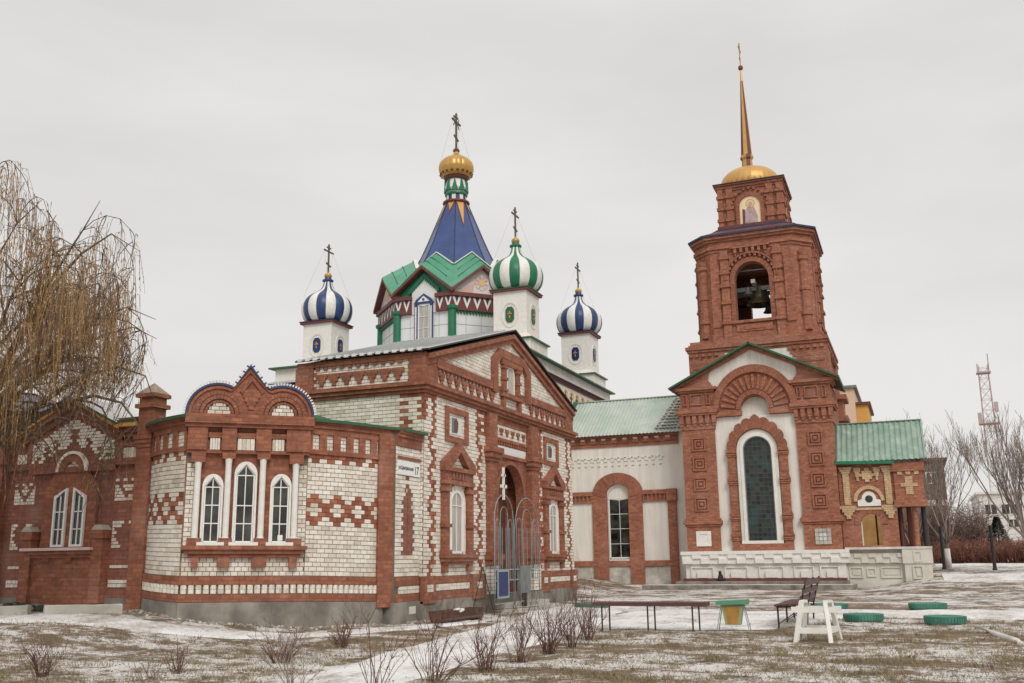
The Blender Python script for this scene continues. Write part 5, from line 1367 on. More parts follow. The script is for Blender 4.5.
q = MB(); q.box(FG2, c-.45, c-.40, -.3, -.22, 1.9, 3.0, 'white_paint'); q.box(FG2, c+.12, c+.2, -2.2, -2.1, 1.7, 3.6, 'brown_trim'); q.box(FG2, -3.05, .62, -4.2, 0.1, 1.5, 1.75, 'plaster_cream')
q.build('inner_wall', gal)
for x, m_ in ((-.5, 'red_roof_dark'), (-.12, 'brown_trim'), (.12, 'tower_brick'), (.5, 'black_iron')):
    q = MB(); p = FG2(x, -.15 if m_ == 'tower_brick' else -.6, 0); q.lathe(p[0], p[1], [(.12, 1.7), (.11, 3.62)], 12, m_); q.build('column', gal)
q = MB()
q.box(FG2, -3.0, .5, -.1, .15, -.4, 1.1, 'plaster_cream'); q.box(FG2, -3.0, .55, -.1, .27, 1.103, 1.55, 'plaster_cream'); q.box(FG2, -.52, .62, -4.3, .36, -.4, 1.08, 'plaster_cream'); q.box(FG2, -.58, .68, -4.35, .42, 1.083, 1.72, 'plaster_cream'); q.box(FG2, -3.0, .7, -.1, .45, 1.722, 1.82, 'snow_dirty')
for a, b_, z0, z1 in ((-2.9, -2.3, .45, .95), (-2.15, -1.75, .5, .9), (-1.55, -.65, .45, .95), (-.2, .25, .4, 1.0)):
    n = .42 if a > -.5 else .2
    q.ring(FG2, [(a, z0), (a, z1), (b_, z1), (b_, z0), (a, z0)], [(a+.06, z0+.06), (a+.06, z1-.06), (b_-.06, z1-.06), (b_-.06, z0+.06), (a+.06, z0+.06)], .1, n, 'plaster_cream'); q.box(FG2, a+.14, b_-.14, .1, n-.02, z0+.14, z1-.14, 'plaster_cream')
u = -2.95; i = 0
while u < -.7: q.box(FG2, u, u+.3, .2, .33, 1.13 if i % 2 == 0 else 1.36, 1.33 if i % 2 == 0 else 1.54, 'plaster_cream'); u += .31; i += 1
q.ring(FG2, [(-.12, 1.15), (-.12, 1.62), (.24, 1.62), (.24, 1.15), (-.12, 1.15)], [(-.06, 1.21), (-.06, 1.56), (.18, 1.56), (.18, 1.21), (-.06, 1.21)], .4, .45, 'plaster_cream')
q.build('balustrade', gal)
q = MB(); corrugated(q, (-3.1, 48.0, 5.72), (.78, 48.0, 5.72), (.78, 50.3, 7.75), (-3.1, 50.3, 7.75), 'green_sheet', .24, .035)
corrugated(q, (.78, 52.6, 5.72), (-3.1, 52.6, 5.72), (-3.1, 50.3, 7.75), (.78, 50.3, 7.75), 'green_sheet', .24, .035)
q.bar((-3.1, 47.99, 5.7), (-.55, 47.99, 5.62), .06, .14, 'green_paint'); q.bar((.8, 48.0, 5.75), (.8, 50.3, 7.8), .08, .06, 'green_sheet'); q.bar((-3.1, 50.3, 7.79), (.8, 50.3, 7.79), .2, .04, 'green_sheet'); q.bar((-3.1, 47.98, 5.74), (-3.1, 50.3, 7.8), .12, .06, 'green_trim')
q.prism(frame(.6, 0, 0, 1), [(48.35, 5.6), (52.4, 5.6), (50.3, 7.6)], -.2, 0, TB)
q.build('roof', gal)
# ------------------------------------------------------------------ terrace steps
q = MB()
for k, (x0, x1, y0, z) in enumerate(((-12.2, -2.6, 46.4, .2), (-10.7, -2.9, 46.95, .36), (-10.4, -3.0, 47.3, .48))): q.box(ident, x0, x1, y0, 48.0, -.3, z, 'concrete' if k < 2 else 'brown_trim', True)
q.box(ident, -12.1, -2.7, 46.45, 46.9, .2, .225, 'snow_dirty', True)
tag(q.build('terrace_steps'), 'low concrete terrace steps along the white plinth of the bell tower', 'steps')
q = MB(); q.box(ident, -17.3, -11.0, 48.6, 50, -.2, .1, 'concrete', True); q.box(ident, -17.3, -11.0, 48.55, 48.75, -.2, .16, 'snow_dirty', True)
tag(q.build('kerb_apron'), 'narrow concrete apron at the foot of the white wing', 'kerb')
# ------------------------------------------------------------------ paths
strip('path', [(-7.3, 8.5), (-7.98, 12.61), (-8.82, 17.47), (-9.58, 22.74), (-10.6, 27), (-11.0, 31.5)], [(-5.6, 8.5), (-6.23, 13.65), (-6.36, 18.02), (-6.6, 20.3), (-7.2, 24.5), (-8.5, 31.5)], 'trodden_snow')
strip('path', [(-7.6, 29.5), (-4.25, 29.1), (-1.85, 29.4), (2.44, 29.1), (9, 29)], [(-7.0, 20.6), (-4.23, 20.7), (-2.68, 20.95), (-1.4, 24.0), (2.0, 24.6), (9, 25.2)][:2]+[(-2.9, 21.2), (-1.6, 26.2), (2.0, 25.9), (9, 25.6)], 'trodden_snow', wob=.35)
strip('path', [(-18.5, 15.6), (-16.3, 16.4), (-14.6, 16.6), (-12.2, 18.2), (-11.2, 20.6), (-10.6, 23)], [(-19.5, 14.2), (-16.6, 14.6), (-14.0, 15.4), (-11.8, 17.0), (-10.6, 19.8), (-9.8, 22.5)], 'trodden_snow', lift=.03, wob=.3)
strip('path', [(1.0, 50.5), (3.2, 50.4), (7, 50.8), (16, 52)], [(1.0, 46.2), (3.2, 46.3), (7, 46.8), (16, 48)], 'trodden_snow', wob=.3)
strip('road', [(.9, 63), (4.5, 62), (12, 62), (40, 63)], [(.9, 58.4), (4.5, 57.5), (12, 57.5), (40, 58)], 'trodden_snow', wob=.2)
# ------------------------------------------------------------------ dry grass on the lawn
def inpath(x, y):
    if -8.9 < x < -5.5 and y < 31:
        l = -7.3-.16*(y-8.5); r = -5.7-.075*(y-8.5)
        if l < x < r: return True
    if y > 20.8 and -7 < x < 9 and y > (20.9 if x < -2.8 else 25.8) and y < 29.2: return True
    if x < -10 and y > 14.4+.0*x and y > 14.2+(x+19)*.35: return True
    return False
gr = MB(); gm = [gr.mi('twig'), 0]
simple('dry_blade', (.20, .15, .085), (.34, .26, .16), .9, scale=.8); simple('green_blade', (.13, .115, .05), (.2, .175, .085), .9, scale=.8)
mi_d, mi_g = gr.mi('dry_blade'), gr.mi('green_blade')
NB = 0
while NB < 52000:
    d = 8.5+22*RND.random()**1.25; a = yaw+rad(RND.uniform(-31, 31)); x, y = -d*math.sin(a), d*math.cos(a)
    if inpath(x, y) or (x < -9.9 and y > 20): continue
    n_ = noise.noise(Vector((x*.5, y*.9, 1)))+.6*noise.noise(Vector((x*2.1, y*2.4, 5)))
    if n_ < RND.uniform(-.55, .5): continue
    z = gz(x, y); h = RND.uniform(.018, .06)*(1+.5*max(0, n_)); w = .005; t_ = RND.uniform(0, 6.28); lx, ly = h*.8*math.cos(t_), h*.8*math.sin(t_); sx_, sy_ = w*math.sin(t_+1), w*math.cos(t_+1)
    i = len(gr.v); gr.v.extend([(x-sx_, y-sy_, z-.005), (x+sx_, y+sy_, z-.005), (x+lx, y+ly, z+h)]); gr.f.append((i, i+1, i+2)); gr.m.append(mi_d if RND.random() < .75 else mi_g); gr.sm.append(False); gr.uv.extend([(0, 0)]*3); NB += 1
for tfx in range(2300):
    d = 9+16*RND.random()**1.2; a = yaw+rad(RND.uniform(-31, 31)); x, y = -d*math.sin(a), d*math.cos(a)
    if inpath(x, y) or (x < -9.9 and y > 19) or y > 27: continue
    if noise.noise(Vector((x*.45, y*.8, 1)))+.5*noise.noise(Vector((x*1.7, y*2, 5))) < RND.uniform(-.45, .35): continue
    R_ = RND.uniform(.05, .2); hh = RND.uniform(.03, .10)
    for k in range(RND.randint(14, 34)):
        rr_ = R_*RND.random()**.7; t_ = RND.uniform(0, 6.28); bx, by_ = x+rr_*math.cos(t_), y+rr_*math.sin(t_); z = gz(bx, by_); h = hh*RND.uniform(.5, 1.2); lx, ly = h*RND.gauss(0, .8), h*RND.gauss(0, .8); w = .0045
        i = len(gr.v); gr.v.extend([(bx-w, by_-w*.4, z-.01), (bx+w, by_+w*.4, z-.01), (bx+lx, by_+ly, z+h)]); gr.f.append((i, i+1, i+2)); gr.m.append(mi_d if RND.random() < .72 else mi_g); gr.sm.append(False); gr.uv.extend([(0, 0)]*3)
simple('leaf_brown', (.12, .065, .035), (.22, .13, .07), .9, scale=9); mi_l = gr.mi('leaf_brown')
for k in range(5200):
    d = 9+17*RND.random()**1.2; a = yaw+rad(RND.uniform(-31, 31)); x, y = -d*math.sin(a), d*math.cos(a)
    if y > 30 or (x < -9.9 and y > 19.5): continue
    if inpath(x, y) and RND.random() < .8: continue
    z = gz(x, y)+(.045 if inpath(x, y) else .012); r = RND.uniform(.012, .032); t_ = RND.uniform(0, 6.28); c1, s1 = math.cos(t_)*r, math.sin(t_)*r; dz = RND.uniform(-.008, .012)
    i = len(gr.v); gr.v.extend([(x-c1, y-s1, z), (x+s1*.5, y-c1*.5, z+dz), (x+c1, y+s1, z+.006), (x-s1*.5, y+c1*.5, z+.012)]); gr.f.append((i, i+1, i+2, i+3)); gr.m.append(mi_l); gr.sm.append(False); gr.uv.extend([(0, 0)]*4)
o = gr.build('dry_grass'); o['kind'] = 'stuff'; o['label'] = 'short dead brown grass poking through thin patchy snow on the lawn'
# ------------------------------------------------------------------ bare shrubs
def shrub(x, y, h, w, label, n=16, mat_='twig', name='bare_shrub', group='bare shrubs on the lawn', cat='shrub'):
    q = MB(); z = gz(x, y)-.03
    def stem(p, d, L, r, dep):
        pts = [p]; dv = d.normalized(); m_ = 4
        for k in range(m_):
            dv = (dv+Vector((RND.gauss(0, .16), RND.gauss(0, .16), RND.gauss(.05, .1)))).normalized(); pts.append(pts[-1]+dv*(L/m_))
        q.tube(pts, [max(.0018, r*(1-.6*k/m_)) for k in range(m_+1)], mat_, 4 if r > .005 else 3)
        if dep:
            for k in range(RND.randint(2, 4)):
                i = RND.randint(1, m_); a = RND.uniform(0, 6.28); stem(pts[i], dv+Vector((math.cos(a)*.8, math.sin(a)*.8, RND.uniform(-.1, .6))), L*RND.uniform(.25, .6), r*.6, dep-1)
    for k in range(max(6, int(n*.85))):
        a = RND.uniform(0, 6.28); r0 = RND.uniform(0, .12)*w*2; s0 = RND.uniform(.15, 1)*w/h
        stem(Vector((x+r0*math.cos(a), y+r0*math.sin(a), z)), Vector((math.cos(a)*s0, math.sin(a)*s0, 1)), h*RND.uniform(.35, .95), RND.uniform(.0045, .0095), 2 if RND.random() < .6 else 1)
    o = q.build(name); tag(o, label, cat, group); return o
SH = [(-11.2, 10.47, .55, .42, 'dense reddish bare shrub in the lower left corner of the lawn', 34, 'twig_red'),
 (-9.7, 11.39, .5, .3, 'small bare shrub alone left of the middle of the lawn near the front edge', 22, 'twig_red'),
 (-9.3, 13.3, .62, .5, 'thick reddish bare shrub below the window bay of the round wall', 40, 'twig_red'),
 (-9.0, 10.2, .5, .55, 'sparse bare shrub at the front edge beside the snowy path', 12, 'twig_grey'),
 (-9.6, 15.6, .6, .45, 'low reddish shrub between the round wall and the snowy path', 30, 'twig_red'),
 (-10.2, 20.6, .5, .35, 'little shrub at the foot of the concrete base left of the rusty trough', 14, 'twig_red'),
 (-7.0, 10.3, .85, .6, 'thin tall shrub at the bottom edge just left of the path shrubs', 14, 'twig_grey'),
 (-6.15, 10.75, .85, .5, 'spindly shrub at the bottom edge with branches reaching over the path', 16, 'twig_red'),
 (-5.75, 11.5, .95, .6, 'wide vase shaped shrub in front of the snowy path at the bottom edge', 22, 'twig_red'),
 (-5.65, 12.85, .95, .5, 'nearest full shrub of the row along the path edge', 26, 'twig_red'),
 (-5.6, 14.0, .95, .5, 'second shrub of the row along the path edge, leaning right', 20, 'twig_red'),
 (-5.62, 15.3, .9, .5, 'dense middle shrub of the row along the path edge', 34, 'twig_red'),
 (-5.65, 16.6, 1.0, .5, 'fourth shrub of the row along the path edge', 26, 'twig_red'),
 (-5.85, 18.1, 1.15, .6, 'tall shrub beside the left end of the backless bench', 30, 'twig_red'),
 (-6.6, 18.9, .85, .5, 'faint shrub behind the row, left of the backless bench', 16, 'twig_red'),
 (-6.4, 16.2, .7, .4, 'small shrub on the far side of the row by the path', 12, 'twig_grey')]
for s_ in SH: shrub(*s_)
# ------------------------------------------------------------------ benches, bin, trestle, tyres, trough
bn = thing('bench', 'long backless bench with dark red plank seat and thin metal legs', 'bench', (-5.2, 20.4, 0), 'benches')
q = MB(); zs_ = .55; A_, B_ = Vector((-6.42, 20.5, 0)), Vector((-4.05, 20.62, 0)); dv = (B_-A_).normalized(); nv = Vector((-dv.y, dv.x, 0))
for k in range(3):
    o_ = nv*(-.18+.18*k); q.bar(A_+o_+Vector((0, 0, zs_)), B_+o_+Vector((0, 0, zs_)), .165, .075, 'bench_wood')
q.build('seat', bn)
for w_ in (.09, .5, .89):
    for s_ in (-1, 1):
        p = A_.lerp(B_, w_)+nv*.15*s_+dv*.045*s_; q = MB(); q.bar(p+Vector((0, 0, gz(p.x, p.y)-.02)), p+Vector((0, 0, zs_-.02)), .028, .028, 'black_iron'); q.build('leg', bn)
    q = MB(); p0, p1_ = A_.lerp(B_, w_)-nv*.15, A_.lerp(B_, w_)+nv*.15; q.bar(p0+Vector((0, 0, zs_-.04)), p1_+Vector((0, 0, zs_-.04)), .03, .02, 'black_iron'); q.build('brace', bn)
bb = thing('bench', 'park bench with slatted backrest seen from its end behind the white trestle', 'bench', (-2.6, 23.4, 0), 'benches')
P0 = Vector((-2.66, 21.75, 0)); P1 = Vector((-2.62, 24.6, 0)); dv = (P1-P0).normalized(); ov = Vector((dv.y, -dv.x, 0))   # ov points to +X (the back)
q = MB()
for k in range(4):
    o_ = ov*(-.16+.135*k); q.bar(P0+o_+Vector((0, 0, .47+.006*k)), P1+o_+Vector((0, 0, .47+.006*k)), .12, .04, 'bench_wood')
q.build('seat', bb)
q = MB()
for k in range(3):
    z = .60+.165*k; q.bar(P0+ov*(.33+.055*k)+Vector((0, 0, z)), P1+ov*(.33+.055*k)+Vector((0, 0, z)), .03, .12, 'bench_wood')
q.build('backrest', bb)
for w_ in (.05, .52, .95):
    q = MB(); b = P0.lerp(P1, w_)
    q.bar(b-ov*.17+Vector((0, 0, -.02)), b-ov*.17+Vector((0, 0, .46)), .035, .035, 'black_iron'); q.bar(b+ov*.26+Vector((0, 0, -.02)), b+ov*.30+Vector((0, 0, .46)), .035, .035, 'black_iron'); q.bar(b+ov*.30+Vector((0, 0, .45)), b+ov*.46+Vector((0, 0, 1.02)), .035, .035, 'black_iron'); q.bar(b-ov*.2+Vector((0, 0, .44)), b+ov*.32+Vector((0, 0, .45)), .035, .035, 'black_iron')
    q.bar(b-ov*.15+Vector((0, 0, .1)), b+ov*.27+Vector((0, 0, .38)), .02, .02, 'black_iron'); q.build('iron_frame', bb)
bi = thing('litter_bin', 'small hanging litter bin with green lid and orange front on thin wire legs', 'litter bin', (-3.6, 20.9, 0))
q = MB(); fbin = frame(-3.6, 20.9, 1, .05)
def trap(mb, w0, w1, z0, z1, d, m): mb.prism(fbin, [(-w0, z0), (w0, z0), (w1, z1), (-w1, z1)], -d, d, m, True)
trap(q, .15, .22, .13, .52, .14, 'lime'); bo = q.build('bucket', bi)
q = MB(); q.prism(fbin, [(-.10, .15), (.10, .15), (.17, .49), (-.17, .49)], .138, .146, 'amber'); q.build('front_panel', bo)
q = MB(); q.prism(fbin, [(-.32, .52), (.32, .54), (.32, .63), (-.32, .6)], -.2, .2, 'mint', True); q.build('lid', bi)
for s_ in (-1, 1):
    for d in (-.16, .16): q = MB(); q.bar(fbin(s_*.33, d, -.02), fbin(s_*.22, d*.7, .54), .016, .016, 'blue_grey_rail'); q.build('leg', bi)
tr = thing('trestle', 'white wooden trestle stand with splayed legs on the lawn beside the bench', 'trestle', (-1.85, 19.0, 0))
ft = [Vector((-2.12, 18.55, 0)), Vector((-1.53, 18.6, 0)), Vector((-1.42, 19.35, 0)), Vector((-2.05, 19.3, 0))]; tpz = .68
tp_ = [Vector((-2.0, 18.8, tpz)), Vector((-1.6, 18.83, tpz)), Vector((-1.53, 19.12, tpz)), Vector((-1.96, 19.1, tpz))]
for a, b in zip(ft, tp_): q = MB(); a_ = a.copy(); a_.z = gz(a.x, a.y)-.02; q.bar(a_, b, .075, .06, 'white_paint'); q.build('leg', tr)
q = MB()
for k in range(4):
    j = (k+1) % 4; a, b = ft[k].lerp(tp_[k], .28), ft[j].lerp(tp_[j], .28); q.bar(a, b, .03, .1, 'white_paint')
q.build('lower_rail', tr)
q = MB()
for k in (0, 2):
    j = (k+1) % 4; a, b = ft[k].lerp(tp_[k], .8), ft[j].lerp(tp_[j], .8); e = (b-a).normalized()*.16; q.bar(a-e, b+e, .03, .1, 'white_paint')
for k in (1, 3):
    j = (k+1) % 4; q.bar(tp_[k], tp_[j], .08, .05, 'white_paint')
q.build('top_rail', tr)
def tyre(x, y, r, label, tilt=0):
    q = MB(); z = gz(x, y); h = .2
    pr = [(r*.62, .0), (r*.9, -.01), (r*.99, .05), (r, .1), (r, h-.07), (r*.97, h-.025), (r*.88, h), (r*.68, h), (r*.6, h-.02), (r*.6, .08)]
    q.lathe(x, y, [(a, z-.03+b+tilt) for a, b in pr], 40, 'tyre_green'); 
    for k in range(40):
        an = 2*math.pi*k/40; q.box(frame(x+r*math.cos(an), y+r*math.sin(an), -math.sin(an), math.cos(an)), -.02, .02, -.01, .012, z+.04, z+.16, 'tyre_green')
    ob = q.build('tyre', None); s = MB(); s.lathe(x, y, [(.001, z+.12), (r*.6, z+.11), (r*.605, z+.1)], 24, 'snow_dirty'); s.build('snow_fill', ob)
    tag(ob, label, 'tyre', 'green painted tyres edging the lawn')
tyre(-9.3, 29.3, .5, 'green tyre behind the left end of the backless bench')
tyre(-2.4, 29.6, .5, 'green tyre partly hidden behind the slatted park bench')
tyre(-1.25, 24.35, .43, 'green tyre just right of the white trestle')
tyre(.16, 29.6, .48, 'green tyre farthest right on the far side of the snowy path')
tyre(.45, 23.7, .42, 'green tyre nearest the right edge on the near side of the snowy path')
q = MB(); a, b = Vector((-10.72, 21.55, 0)), Vector((-10.62, 23.7, 0)); dv = (b-a).normalized(); nv = Vector((dv.y, -dv.x, 0))
ftr = lambda u, n, z: tuple(a+dv*u+nv*n+Vector((0, 0, z)))
L = (b-a).length
for s_ in (-1, 1):
    q.prism(lambda u, n, z, s_=s_: ftr(n, s_*u, z), [(.15, .05), (.22, .30), (.19, .30), (.12, .05)], 0, L, 'rust', True)
q.box(ftr, 0, L, -.13, .13, .04, .08, 'rust', True)
for u0 in (0, L-.04): q.prism(lambda u, n, z, u0=u0: ftr(u0+n, u, z), [(-.14, .05), (.14, .05), (.21, .3), (-.21, .3)], 0, .04, 'rust', True)
for u0 in (.1, L-.2): q.box(ftr, u0, u0+.1, -.2, .2, -.05, .05, 'rust', True)
q.box(ftr, .04, L-.04, -.17, .17, .08, .2, 'bark', True)
tag(q.build('planter'), 'rusty brown trough planter on the ground by the concrete base', 'planter')
q = MB(); q.bar(ftr(.75, .2, .27), ftr(.92, .22, .31), .12, .05, 'snow'); q.bar(ftr(.62, .16, .31), ftr(.8, .2, .33), .1, .03, 'snow'); tag(q.build('paper_scrap'), 'crumpled white scrap lying on the edge of the rusty trough', 'litter')
# wire tripods in front of the portal
tpod = thing('wire_tripod', 'thin black wire tripod frame standing before the entrance pier', 'tripod', (-10.97, 24.9, 0))
T = Vector((-10.98, 24.9, 1.3))
for e in ((-11.34, 24.9, .05), (-10.83, 25.4, 0), (-10.76, 24.4, 0)): q = MB(); q.bar(Vector(e)-Vector((0, 0, .1)), T, .018, .018, 'black_iron'); q.build('leg', tpod)
q = MB(); q.bar((-11.2, 24.9, .4), (-10.86, 24.6, .4), .012, .012, 'black_iron'); q.bar((-10.85, 25.35, .15), (-10.3, 27.2, .15), .012, .015, 'black_iron'); q.build('cross_wire', tpod)
# ------------------------------------------------------------------ entrance gate leaves
def gate(u0, u1, X, label, nb):
    f = frame(X, 0, 0, 1); r = (u1-u0)/2; c = (u0+u1)/2; zs_ = 3.42-.35*r; H_ = .3
    g_ = thing('iron_gate', label, 'gate', (X, c, .1), 'entrance gate leaves')
    q = MB()
    def arch(cc, rr_, zb, sp, t_): 
        P = [f(cc-rr_, 0, zb), f(cc-rr_, 0, sp)]+[f(cc+rr_*math.cos(a_), 0, sp+rr_*math.sin(a_)) for a_ in [math.pi*(1-k/10) for k in range(1, 10)]]+[f(cc+rr_, 0, sp), f(cc+rr_, 0, zb)]
        q.tube(P, t_, 'blue_grey_rail', 5)
    arch(c, r, .22, 3.35-r, .014); arch(c, r*.38, .9, 3.0-r*.38, .01); arch(c-r*.66, r*.2, .9, 2.5, .009); arch(c+r*.66, r*.2, .9, 2.5, .009)
    for z in (.26, .9, 1.2): q.bar(f(u0, 0, z), f(u1, 0, z), .03, .03, 'blue_grey_rail')
    for k in range(1, nb): u = u0+(u1-u0)*k/nb; q.bar(f(u, 0, .9), f(u, 0, 2.4), .012, .012, 'blue_grey_rail')
    q.build('railing', g_); return g_, f
g1, f1 = gate(26.0, 27.45, -11.1, 'left grey iron gate leaf with a blue panel and a white cross above it', 5)
q = MB(); q.box(f1, 26.15, 26.95, -.03, .03, .42, 1.18, 'blue_sign', True); q.ring(f1, [(26.12, .4), (26.12, 1.2), (26.98, 1.2), (26.98, .4), (26.12, .4)], [(26.18, .46), (26.18, 1.14), (26.92, 1.14), (26.92, .46), (26.18, .46)], .02, .045, 'blue_grey_rail'); q.build('blue_panel', g1)
q = MB(); cx_ = 26.72
for z0, z1, a, b_ in ((3.2, 4.15, .032, .032), (3.88, 3.95, .11, .11), (3.55, 3.64, .2, .2)): q.box(f1, cx_-a, cx_+b_, -.03, .03, z0, z1, 'white_paint', True)
q.build('cross', g1)
g2, f2 = gate(27.55, 29.6, -11.1, 'right grey iron gate leaf with a steel grey panel', 6)
q = MB(); q.box(f2, 27.85, 28.7, -.05, .05, .5, 1.3, 'steel_grey', True); q.build('steel_panel', g2)
q = MB(); q.bar(f2(28.3, 0, -.05), f2(28.3, 0, .5), .12, .12, 'dark_metal'); q.build('post', g2)
# ------------------------------------------------------------------ kerb stones and odds on the left
def stone(p0, p1_, w, h, label, m='concrete_light', name='kerb_stone'):
    q = MB(); a, b = Vector((*p0, 0)), Vector((*p1_, 0)); za, zb = gz(a.x, a.y), gz(b.x, b.y); dv = (b-a).normalized(); nv = Vector((-dv.y, dv.x, 0)); R5 = 7; rows = []
    for k in range(R5+1):
        c = a.lerp(b, k/R5); z = za+(zb-za)*k/R5; j = lambda: RND.uniform(-.012, .012)
        rows.append([tuple(c+nv*(s*w)+Vector((j(), j(), zz_+j()))) for s, zz_ in ((-.5, z-.1), (-.5, z+h*.92), (-.4, z+h), (.4, z+h), (.5, z+h*.92), (.5, z-.1))])
    for r0, r1 in zip(rows, rows[1:]):
        for k in range(5): q.face([r0[k], r0[k+1], r1[k+1], r1[k]], m)
    q.face(rows[0], m); q.face(rows[-1][::-1], m)
    return tag(q.build(name), label, 'kerb stone', 'concrete kerb stones by the side wing')
stone((-21.5, 14.9), (-18.45, 16.75), .28, .2, 'long concrete kerb stone at the far left edge below the willow')
stone((-17.2, 16.0), (-16.35, 17.3), .24, .2, 'shorter concrete kerb stone lying askew beside the round wall')
q = MB()
for k in range(48):
    x, y = RND.gauss(-19.9, .22), RND.gauss(17.75, .16); r = RND.uniform(.09, .2); z = gz(x, y)
    q.lathe(x, y, [(r*.7, z-.03), (r, z+r*.3), (r*.6, z+r*.9), (r*.1, z+r)], 6, RND.choice(['concrete', 'bark', 'evergreen']), False, rot=RND.random())
tag(q.build('rubble_heap'), 'dark heap of rubble and dead plants against the side wing', 'rubble')
q = MB(); x, y = -11.6, 18.55; q.lathe(x, y, [(.16, gz(x, y)-.02), (.2, gz(x, y)+.05), (.1, gz(x, y)+.12), (.01, gz(x, y)+.13)], 7, 'clay', False); tag(q.build('brick_fragment'), 'pale broken brick fragment at the foot of the round wall', 'brick')
q = MB(); fr_n = 0
def crumble(x, y):
    z = gz(x, y); r = RND.uniform(.015, .06); q.lathe(x, y, [(r*.8, z-.02), (r, z+r*.3), (r*.5, z+r*.8), (r*.05, z+r*.9)], 5, RND.choice(['concrete', 'concrete_light', 'clay', 'concrete']), False, rot=RND.random()*3)
for k in range(420):
    f, L, _ = segs[RND.choice((0, 1, 1, 2, 2))]; p = f(RND.uniform(0, L), .1+abs(RND.gauss(0, .13)), 0); crumble(p[0], p[1])
for k in range(160): crumble(XP+.1+abs(RND.gauss(0, .12)), RND.uniform(21.5, 34))
o = q.build('crumbled_mortar'); o['kind'] = 'stuff'; o['label'] = 'crumbled mortar and small stones along the foot of the concrete base'
# small dark animal on the terrace steps
q = MB(); cx, cy, cz = -8.6, 47.55+.0, .48
cy = 47.15; cz = .36
q.lathe(cx, cy, [(.02, cz), (.13, cz+.02), (.15, cz+.1), (.12, cz+.22), (.085, cz+.32), (.03, cz+.36)], 12, 'fur_black'); q.lathe(cx-.01, cy-.05, [(.01, cz+.31), (.07, cz+.35), (.075, cz+.41), (.04, cz+.46), (.01, cz+.47)], 12, 'fur_black')
for s_ in (-1, 1): q.lathe(cx-.01+s_*.045, cy-.05, [(.022, cz+.44), (.001, cz+.51)], 6, 'fur_black'); q.tube([(cx+s_*.05, cy-.09, cz+.22), (cx+s_*.05, cy-.12, cz+.1), (cx+s_*.05, cy-.13, cz+.0)], [.035, .028, .03], 'fur_black', 6)
q.tube([(cx+.08, cy+.05, cz+.03), (cx+.2, cy, cz+.02), (cx+.22, cy-.1, cz+.02)], [.03, .025, .015], 'fur_black', 6)
tag(q.build('cat'), 'small dark cat sitting on the terrace steps below the bell tower', 'cat')
# weathered pale log at the right edge
q = MB(); q.tube([(1.05, 21.9, .0), (1.2, 20.6, .04), (1.42, 19.2, .02), (1.55, 18.2, -.02)], [.03, .055, .075, .06], 'snow_dirty', 8); q.tube([(1.2, 20.6, .05), (1.0, 21.3, .12)], [.035, .015], 'snow_dirty', 6); tag(q.build('log'), 'pale frosted log lying on the grass at the right edge', 'log')
# ------------------------------------------------------------------ trees
def branch(mb, p, d, L, r, depth, m, spread=.55, upw=.25, minr=.006, kids=(2, 4), shrink=.68):
    n = 4; pts = [p]; dirv = d.normalized(); rr_ = [r]
    for k in range(n):
        dirv = (dirv+Vector((RND.gauss(0, .11), RND.gauss(0, .11), RND.gauss(0, .08)+upw*.16))).normalized(); pts.append(pts[-1]+dirv*(L/n)); rr_.append(max(minr, r*(1-.5*(k+1)/n)))
    mb.tube(pts, rr_, m, 6 if r > .05 else (4 if r > .015 else 3))
    if depth <= 0: return
    for k in range(RND.randint(*kids)):
        w_ = RND.uniform(.35, 1); i = min(n-1, int(w_*n)); s = pts[i].lerp(pts[i+1], w_*n-i) if i < n else pts[-1]
        a = RND.uniform(0, 6.28); side = Vector((math.cos(a), math.sin(a), RND.uniform(-.1, .5))); dd = (dirv*(1-spread)+side*spread+Vector((0, 0, upw))).normalized()
        branch(mb, s, dd, L*shrink*RND.uniform(.75, 1.15), max(minr, rr_[i]*.62), depth-1, m, spread, upw, minr, kids, shrink)
    branch(mb, pts[-1], dirv, L*shrink, max(minr, rr_[-1]), depth-1, m, spread, upw, minr, kids, shrink)
def bare_tree(x, y, h, label, seed, wash=True, lean=(0, 0), nl=7, up_=.35, depth=4, spread=.42, th=.16):
    RND.seed(seed); z = gz(x, y)
    t_ = thing('bare_tree', label, 'tree', (x, y, z), 'bare deciduous trees at the right')
    q = MB(); hb = h*.16; top = Vector((x+lean[0]*hb, y+lean[1]*hb, z+hb)); q.tube([(x, y, z-.1), tuple(Vector((x, y, z)).lerp(top, .5)), tuple(top)], [th, th*.85, th*.75], 'bark', 9)
    tk = q.build('trunk', t_)
    if wash: q = MB(); q.tube([(x, y, z-.05), (x, y, z+.95)], [th*1.03, th*.9], 'lime_wash', 9); q.build('whitewash', tk)
    q = MB()
    for k in range(nl):
        a = 6.28*k/nl+RND.uniform(-.3, .3); d = Vector((math.cos(a)*.5+lean[0]*.6, math.sin(a)*.5+lean[1]*.6, 1.0)); branch(q, top-Vector((0, 0, .1)), d, h*RND.uniform(.3, .38), th*.36, depth, 'twig_grey', spread, up_, .0065, (2, 3), .66)
    q.build('crown', t_)
bare_tree(1.5, 56, 7.6, 'bare grey tree with whitewashed trunk beside the small brick porch', 5)
bare_tree(5.1, 50, 7.3, 'bare tree with long straight upright branches at the right edge', 9, wash=False, lean=(-.22, 0), nl=9, up_=.5, spread=.3, th=.2)
bare_tree(-.1, 72, 6.6, 'hazy bare tree half hidden behind the small brick porch', 21, wash=False, th=.14)
RND.seed(3)
